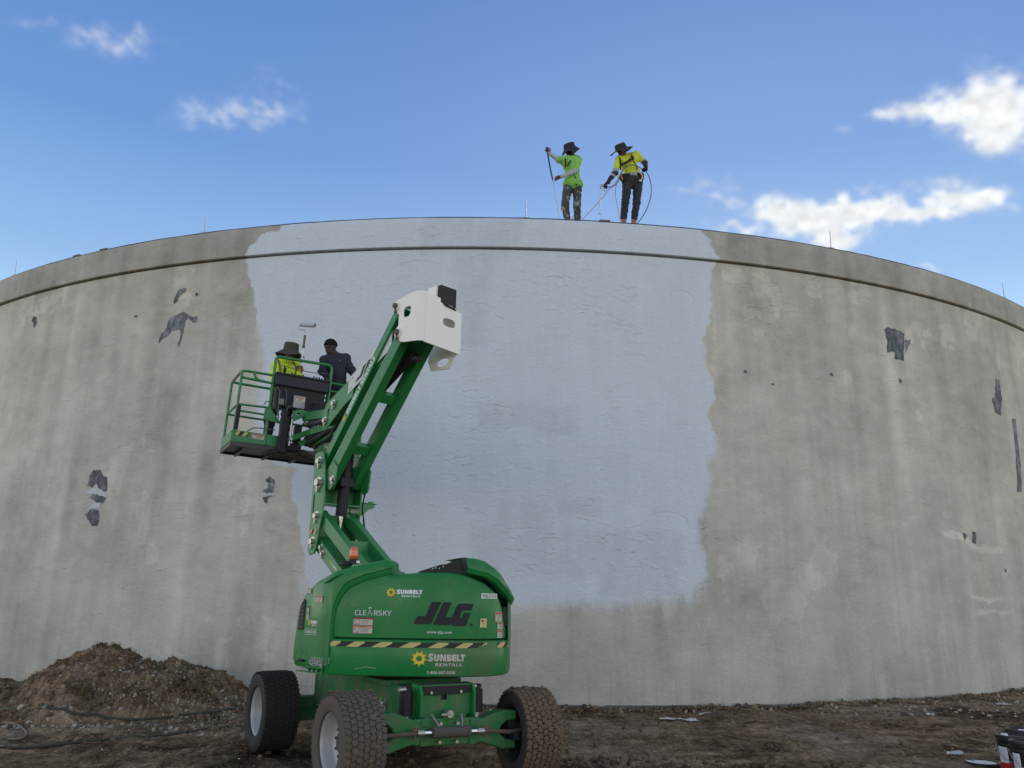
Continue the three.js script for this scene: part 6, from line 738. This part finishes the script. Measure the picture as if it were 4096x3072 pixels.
{ // worker in the basket with roller
  const Z = 11.5, c = (x, y, dz = 0) => c6(x, y, Z + dz), fl = (x, y, z) => basketW(x, y, z);
  const j = { head: c(688, 432, -0.04), neck: c(655, 500, 0.0), shR: c(555, 548, -0.04), shL: c(735, 545, 0.06), elR: c(512, 665, -0.06), wrR: c(520, 790, -0.12), hdR: c(526, 850, -0.14), elL: c(770, 700, -0.02), wrL: c(785, 640, -0.14), hdL: c(792, 590, -0.14), chest: c(640, 610, 0.0), pelvis: c(630, 800, 0.04), hipR: c(578, 850, 0.02), hipL: c(685, 850, 0.06) };
  j.knR = fl(0.56, 0.52, -0.38); j.anR = fl(0.56, 0.15, -0.42); j.knL = fl(0.78, 0.52, -0.36); j.anL = fl(0.80, 0.15, -0.42);
  const base = fl(0.68, 0.062, -0.42);
  person({ j, base, floor: base.y, face: V(0.5, -0.5, 0.75), sleeve: 'long', skin: [0.20, 0.11, 0.07], label: 'person in yellow hi-vis hoodie and olive bucket hat in the lift basket', boot: [0.06, 0.05, 0.045], curlL: 1.2, palmL: V(-0.2, 0, 1), toeR: V(0.1, 0, 1).normalize(), toeL: V(0.2, 0, 1).normalize(),
    shirt: (q) => jitter([0.58, 0.76, 0.03], q, 0.8), trousers: (q) => jitter([0.014, 0.014, 0.016], q, 1.5),
    extra: (root, jj, hd) => {
      hat(root, hd, jj.head, { crownR: 0.112, crownH: 0.125, brim: 0.105, droop: 0.06, wave: 0.012, mat: std([0.065, 0.065, 0.05], 0.95), y: 0.045, tilt: -0.25, flap: 0.05 });
      const L = (x, y, dz) => c(x, y, dz).sub(base), gm = std([0.14, 0.14, 0.13], 0.8);
      strap([L(560, 500, -0.13), L(575, 560, -0.17), L(582, 640, -0.17)], 0.014, gm, root); strap([L(715, 515, -0.09), L(745, 570, -0.12), L(750, 645, -0.12)], 0.014, gm, root); strap([L(650, 500, -0.16), L(645, 540, -0.19), L(640, 570, -0.19)], 0.004, std([0.2, 0.25, 0.03], 0.8), root, 'drawstring'); strap([L(670, 500, -0.16), L(672, 535, -0.185), L(668, 565, -0.19)], 0.004, std([0.2, 0.25, 0.03], 0.8), root, 'drawstring');
    } });
  const P = (x, y, dz) => c6(x, y, Z + dz), pl = thing('paint_roller', 'paint roller with white sleeve on a long pole held up in the basket', 'paint roller', P(770, 690, -0.14)), q = (x, y, dz = -0.14) => P(x, y, dz).sub(pl.position);
  mesh('handle', [rod(q(772, 680), q(790, 590), 0.02), xf(new THREE.SphereGeometry(0.024, 10, 8), ...q(772, 680).toArray())], std([0.02, 0.02, 0.02], 0.6), pl); mesh('collar', [rod(q(786, 622, -0.16), q(790, 598, -0.16), 0.026)], std([0.6, 0.38, 0.03], 0.6), pl);
  mesh('pole', [rod(q(789, 600), q(826, 372), 0.0125)], std([0.55, 0.56, 0.58], 0.4, 0.4), pl); mesh('pole_grip', [rod(q(826, 372), q(843, 240), 0.017, 0.017), rod(q(825, 375), q(828, 348), 0.022)], std([0.13, 0.12, 0.05], 0.8), pl);
  mesh('frame', [sweep([q(843, 240), q(850, 205), q(845, 190), q(800, 183), q(778, 176), q(776, 158), q(783, 138), q(800, 128), q(860, 130)].flatMap((p, i, a) => i < a.length - 1 ? [p, p.clone().lerp(a[i + 1], 0.5)] : [p]), 0.0065, 8)], std([0.4, 0.41, 0.43], 0.35, 0.7), pl);
  mesh('sleeve', [rod(q(796, 124), q(945, 134, -0.18), 0.036, 0.036, 20)], std([0.45, 0.48, 0.52], 0.95), pl); mesh('end_cap', [rod(q(944, 134, -0.18), q(950, 134.5, -0.185), 0.026, 0.022, 16)], std([0.12, 0.13, 0.14], 0.7), pl);
}
{ // second worker in the basket
  const Z = 11.85, c = (x, y, dz = 0) => c6(x, y, Z + dz), fl = (x, y, z) => basketW(x, y, z);
  const j = { head: c(1112, 372, -0.06), neck: c(1150, 440, 0.0), shR: c(1055, 505, -0.10), shL: c(1265, 485, 0.06), elR: c(1020, 615, -0.18), wrR: c(1075, 690, -0.26), hdR: c(1050, 722, -0.30), elL: c(1338, 610, 0.04), wrL: c(1375, 715, -0.04), hdL: c(1390, 765, -0.06), chest: c(1170, 580, 0.0), pelvis: c(1195, 800, 0.04), hipR: c(1140, 855, 0), hipL: c(1245, 855, 0.08) };
  j.knR = fl(1.34, 0.55, -0.28); j.anR = fl(1.36, 0.15, -0.36); j.knL = fl(1.56, 0.55, -0.28); j.anL = fl(1.58, 0.15, -0.36);
  const base = fl(1.46, 0.062, -0.36);
  person({ j, base, floor: base.y, face: V(-0.55, -0.35, 0.85), sleeve: 'long', skin: [0.055, 0.035, 0.028], label: 'person in dark navy jacket and black cap at the basket controls', boot: [0.05, 0.04, 0.035], palmR: V(0, -1, 0.2), palmL: V(0, -1, 0), toeR: V(-0.1, 0, 1).normalize(),
    shirt: (q) => jitter([0.016, 0.018, 0.027], q, 1.2), trousers: (q) => jitter([0.045, 0.04, 0.033], q, 1.2),
    extra: (root, jj, hd) => {
      const m = hd.frame, g = new THREE.SphereGeometry(0.108, 24, 14, 0, 6.3, 0, 1.62); g.scale(0.92, 1.02, 1.02); g.rotateX(-0.22); g.translate(0, 0.035, -0.012); g.applyMatrix4(m); g.translate(jj.head.x, jj.head.y, jj.head.z);
      mesh('cap', [g], std([0.014, 0.014, 0.015], 0.95), root); mesh('logo', [box(0.012, 0.016, 0.004, ...c(1208, 507, -0.165).sub(base).toArray(), 0)], std([0.3, 0.3, 0.3], 0.6), root);
    } });
}
// ------------------------------------------------------------------ things on the ground
function depthFor(px, py, y) { let lo = 3, hi = 40; for (let k = 0; k < 50; k++) { const m = (lo + hi) / 2, v = at(px, py, m).y - y; const up = at(px, py, 40).y > at(px, py, 3).y; (up ? v < 0 : v > 0) ? lo = m : hi = m; } return (lo + hi) / 2; }
{
  const bm = std([0.012, 0.012, 0.013], 0.4), red = std([0.30, 0.015, 0.02], 0.45), white = std([0.62, 0.64, 0.68], 0.6), lidM = std([0.02, 0.02, 0.021], 0.35);
  const R = (y) => lerp(0.132, 0.150, y / 0.37);
  const sheet = canvasTex(128, 192, (g) => { g.fillStyle = '#c9ccd2'; g.fillRect(0, 0, 128, 192); g.fillStyle = '#8f939b'; for (let k = 0; k < 15; k++) g.fillRect(10, 16 + k * 11, 60 + (k * 37) % 45, 4); });
  const script = canvasTex(256, 128, (g) => { g.fillStyle = '#c9a24a'; g.font = 'italic bold 54px serif'; g.fillText('Paint', 20, 84); g.fillStyle = '#2f6d3a'; g.fillRect(150, 14, 80, 12); g.fillStyle = '#a3282c'; g.fillRect(150, 32, 80, 10); });
  [[1012, 735, 'black and red paint bucket with a grey info sheet, behind the front bucket', 0.0], [1026, 741, 'black and red paint bucket with gold lettering in front of its neighbours', 0.1], [1021, 730, 'black paint bucket standing farthest back in the group of three', -0.1]].forEach(([px, py, lab, turn], i) => {
    const d = depthFor(px, py, 0.375), p = at(px, py, d); p.y = groundH(p.x, d) - 0.005;
    const b = thing('paint_bucket', lab, 'bucket', p, 'paint buckets at the right edge of the soil'); b.rotation.y = turn;
    mesh('bucket_body', [lathe([[0.001, 0.0], [R(0) - 0.006, 0], [R(0), 0.008], [R(0.27), 0.27], [R(0.27) + 0.006, 0.275], [R(0.285) + 0.006, 0.285], [R(0.29), 0.292], [R(0.32), 0.32], [R(0.32) + 0.006, 0.325], [R(0.335) + 0.006, 0.335], [R(0.34), 0.342], [R(0.37), 0.36]], 40)], bm, b);
    mesh('band', [lathe([[R(0.03) + 0.001, 0.03], [R(0.125) + 0.0012, 0.125]], 40)], red, b);
    const lid = mesh('lid', [lathe([[0.001, 0.362], [0.12, 0.362], [0.132, 0.366], [0.136, 0.377], [0.152, 0.378], [0.157, 0.372], [0.158, 0.345], [0.153, 0.342]], 40)], lidM, b);
    mesh('spout_cap', [xf(new THREE.CylinderGeometry(0.032, 0.034, 0.018, 20), 0.075 * Math.cos(i * 2.1 + 4.0), 0.371, 0.075 * Math.sin(i * 2.1 + 4.0))], white, lid);
    mesh('label', [grid(8, 1, (u, v) => { const a = lerp(-1.75, i === 1 ? -1.15 : -0.95, u), y = lerp(0.115, 0.265, v); return V(Math.sin(a) * (R(y) + 0.0025), y, Math.cos(a) * (R(y) + 0.0025)); })], new THREE.MeshStandardMaterial({ map: sheet, roughness: 0.7 }), b);
    mesh('lettering', [grid(8, 1, (u, v) => { const a = lerp(-0.55, 0.5, u), y = lerp(0.15, 0.25, v); return V(Math.sin(a) * (R(y) + 0.0025), y, (R(y) + 0.0025) * Math.cos(a)); })], decalMat(script), b);
    mesh('handle', [sweep([...Array(15)].map((_, k) => { const a = lerp(-2.1, 1.05, k / 14); return V(Math.sin(a) * 0.163, 0.29 - 0.16 * Math.sin(k / 14 * Math.PI), 0.163 * Math.cos(a)); }), 0.0035, 6)], steel, b);
  });
  const lp = hit(982, 765); const ld = thing('bucket_lid', 'round black bucket lid with wet white paint lying on the soil', 'lid', lp);
  mesh('rim', [lathe([[0.001, 0.012], [0.150, 0.012], [0.152, 0.034], [0.162, 0.034], [0.165, 0.028], [0.165, 0.0], [0.155, -0.01], [0.001, -0.01]], 48)], lidM, ld);
  mesh('wet_paint', [grid(48, 6, (u, v) => { const a = u * 6.2832, r = v * (0.146 + 0.003 * Math.sin(a * 7)); return V(Math.cos(a) * r, 0.024 + 0.006 * fbm(Math.cos(a) * r * 30 + 9, Math.sin(a) * r * 30, 3), Math.sin(a) * r); })], std([0.66, 0.69, 0.74], 0.3), ld);
  // crushed clear bottle
  const bp = hit(955.5, 755); bp.y += 0.024; const bt = thing('plastic_bottle', 'crushed clear plastic bottle lying on the soil beside the lid', 'bottle', bp); bt.rotation.y = 0.15;
  const prof = [[-0.085, 0.012], [-0.072, 0.013], [-0.068, 0.017], [-0.05, 0.028], [-0.03, 0.031], [0.0, 0.030], [0.03, 0.031], [0.06, 0.031], [0.078, 0.029], [0.082, 0.02]];
  const pet = new THREE.MeshPhysicalMaterial({ color: col(0.92, 0.94, 0.96), transmission: 0.75, roughness: 0.12, thickness: 0, ior: 1.5 });
  mesh('bottle_shell', [grid(24, prof.length - 1, (u, v) => { const [x, r] = prof[Math.round(v * (prof.length - 1))], a = u * 6.2832, k = 1 + 0.55 * (vnoise(x * 60 + 3, Math.cos(a) * 2 + 5) - 0.55) * (r > 0.02 ? 1 : 0); return V(x, Math.sin(a) * r * k * 0.78, Math.cos(a) * r * k); })], pet, bt);
  mesh('cap', [xf(new THREE.CylinderGeometry(0.015, 0.015, 0.014, 16), -0.09, 0, 0, 0, 0, Math.PI / 2)], white, bt);
  mesh('water', [grid(16, 6, (u, v) => { const a = u * 6.2832, x = lerp(-0.055, 0.07, v), r = 0.022; return V(x, -0.008 + Math.sin(a) * 0.010, Math.cos(a) * r); })], std([0.5, 0.52, 0.54], 0.15), bt);
  // scraps
  const scrap = (px, py, w, l, turn, lab, mat) => { const p = hit(px, py); const g = grid(18, 8, (u, v) => { const x = (u - 0.5) * w, z = (v - 0.5) * l * (0.6 + 0.6 * vnoise(u * 6, 3 + w)), c = Math.cos(turn), s = Math.sin(turn), X = p.x + x * c - z * s, Zz = p.z + x * s + z * c; return V(X, groundH(X, -Zz) + 0.012 + 0.035 * fbm(u * 5 + w * 9, v * 4, 3), Zz); }); const t = thing('plastic_scrap', lab, 'litter', V(p.x, groundH(p.x, -p.z), p.z)); g.translate(-p.x, -t.position.y, -p.z); mesh('sheet', [g], mat, t); };
  const wm = std([0.50, 0.49, 0.45], 0.7);
  scrap(678, 720.5, 0.55, 0.16, 0.05, 'crumpled white plastic scrap on the soil in front of the wall', wm); scrap(705, 715.0, 0.18, 0.1, 0.3, 'small pale scrap lying close to the foot of the wall', std([0.38, 0.37, 0.34], 0.8));
  scrap(1004, 705.5, 0.3, 0.1, -0.2, 'thin pale strip of litter on the stony strip by the wall', std([0.35, 0.34, 0.3], 0.8)); scrap(930, 716, 0.12, 0.08, 0.3, 'pale flat stone-like scrap on the stony strip', std([0.4, 0.38, 0.34], 0.9));
}
renderer.render(scene, camera);
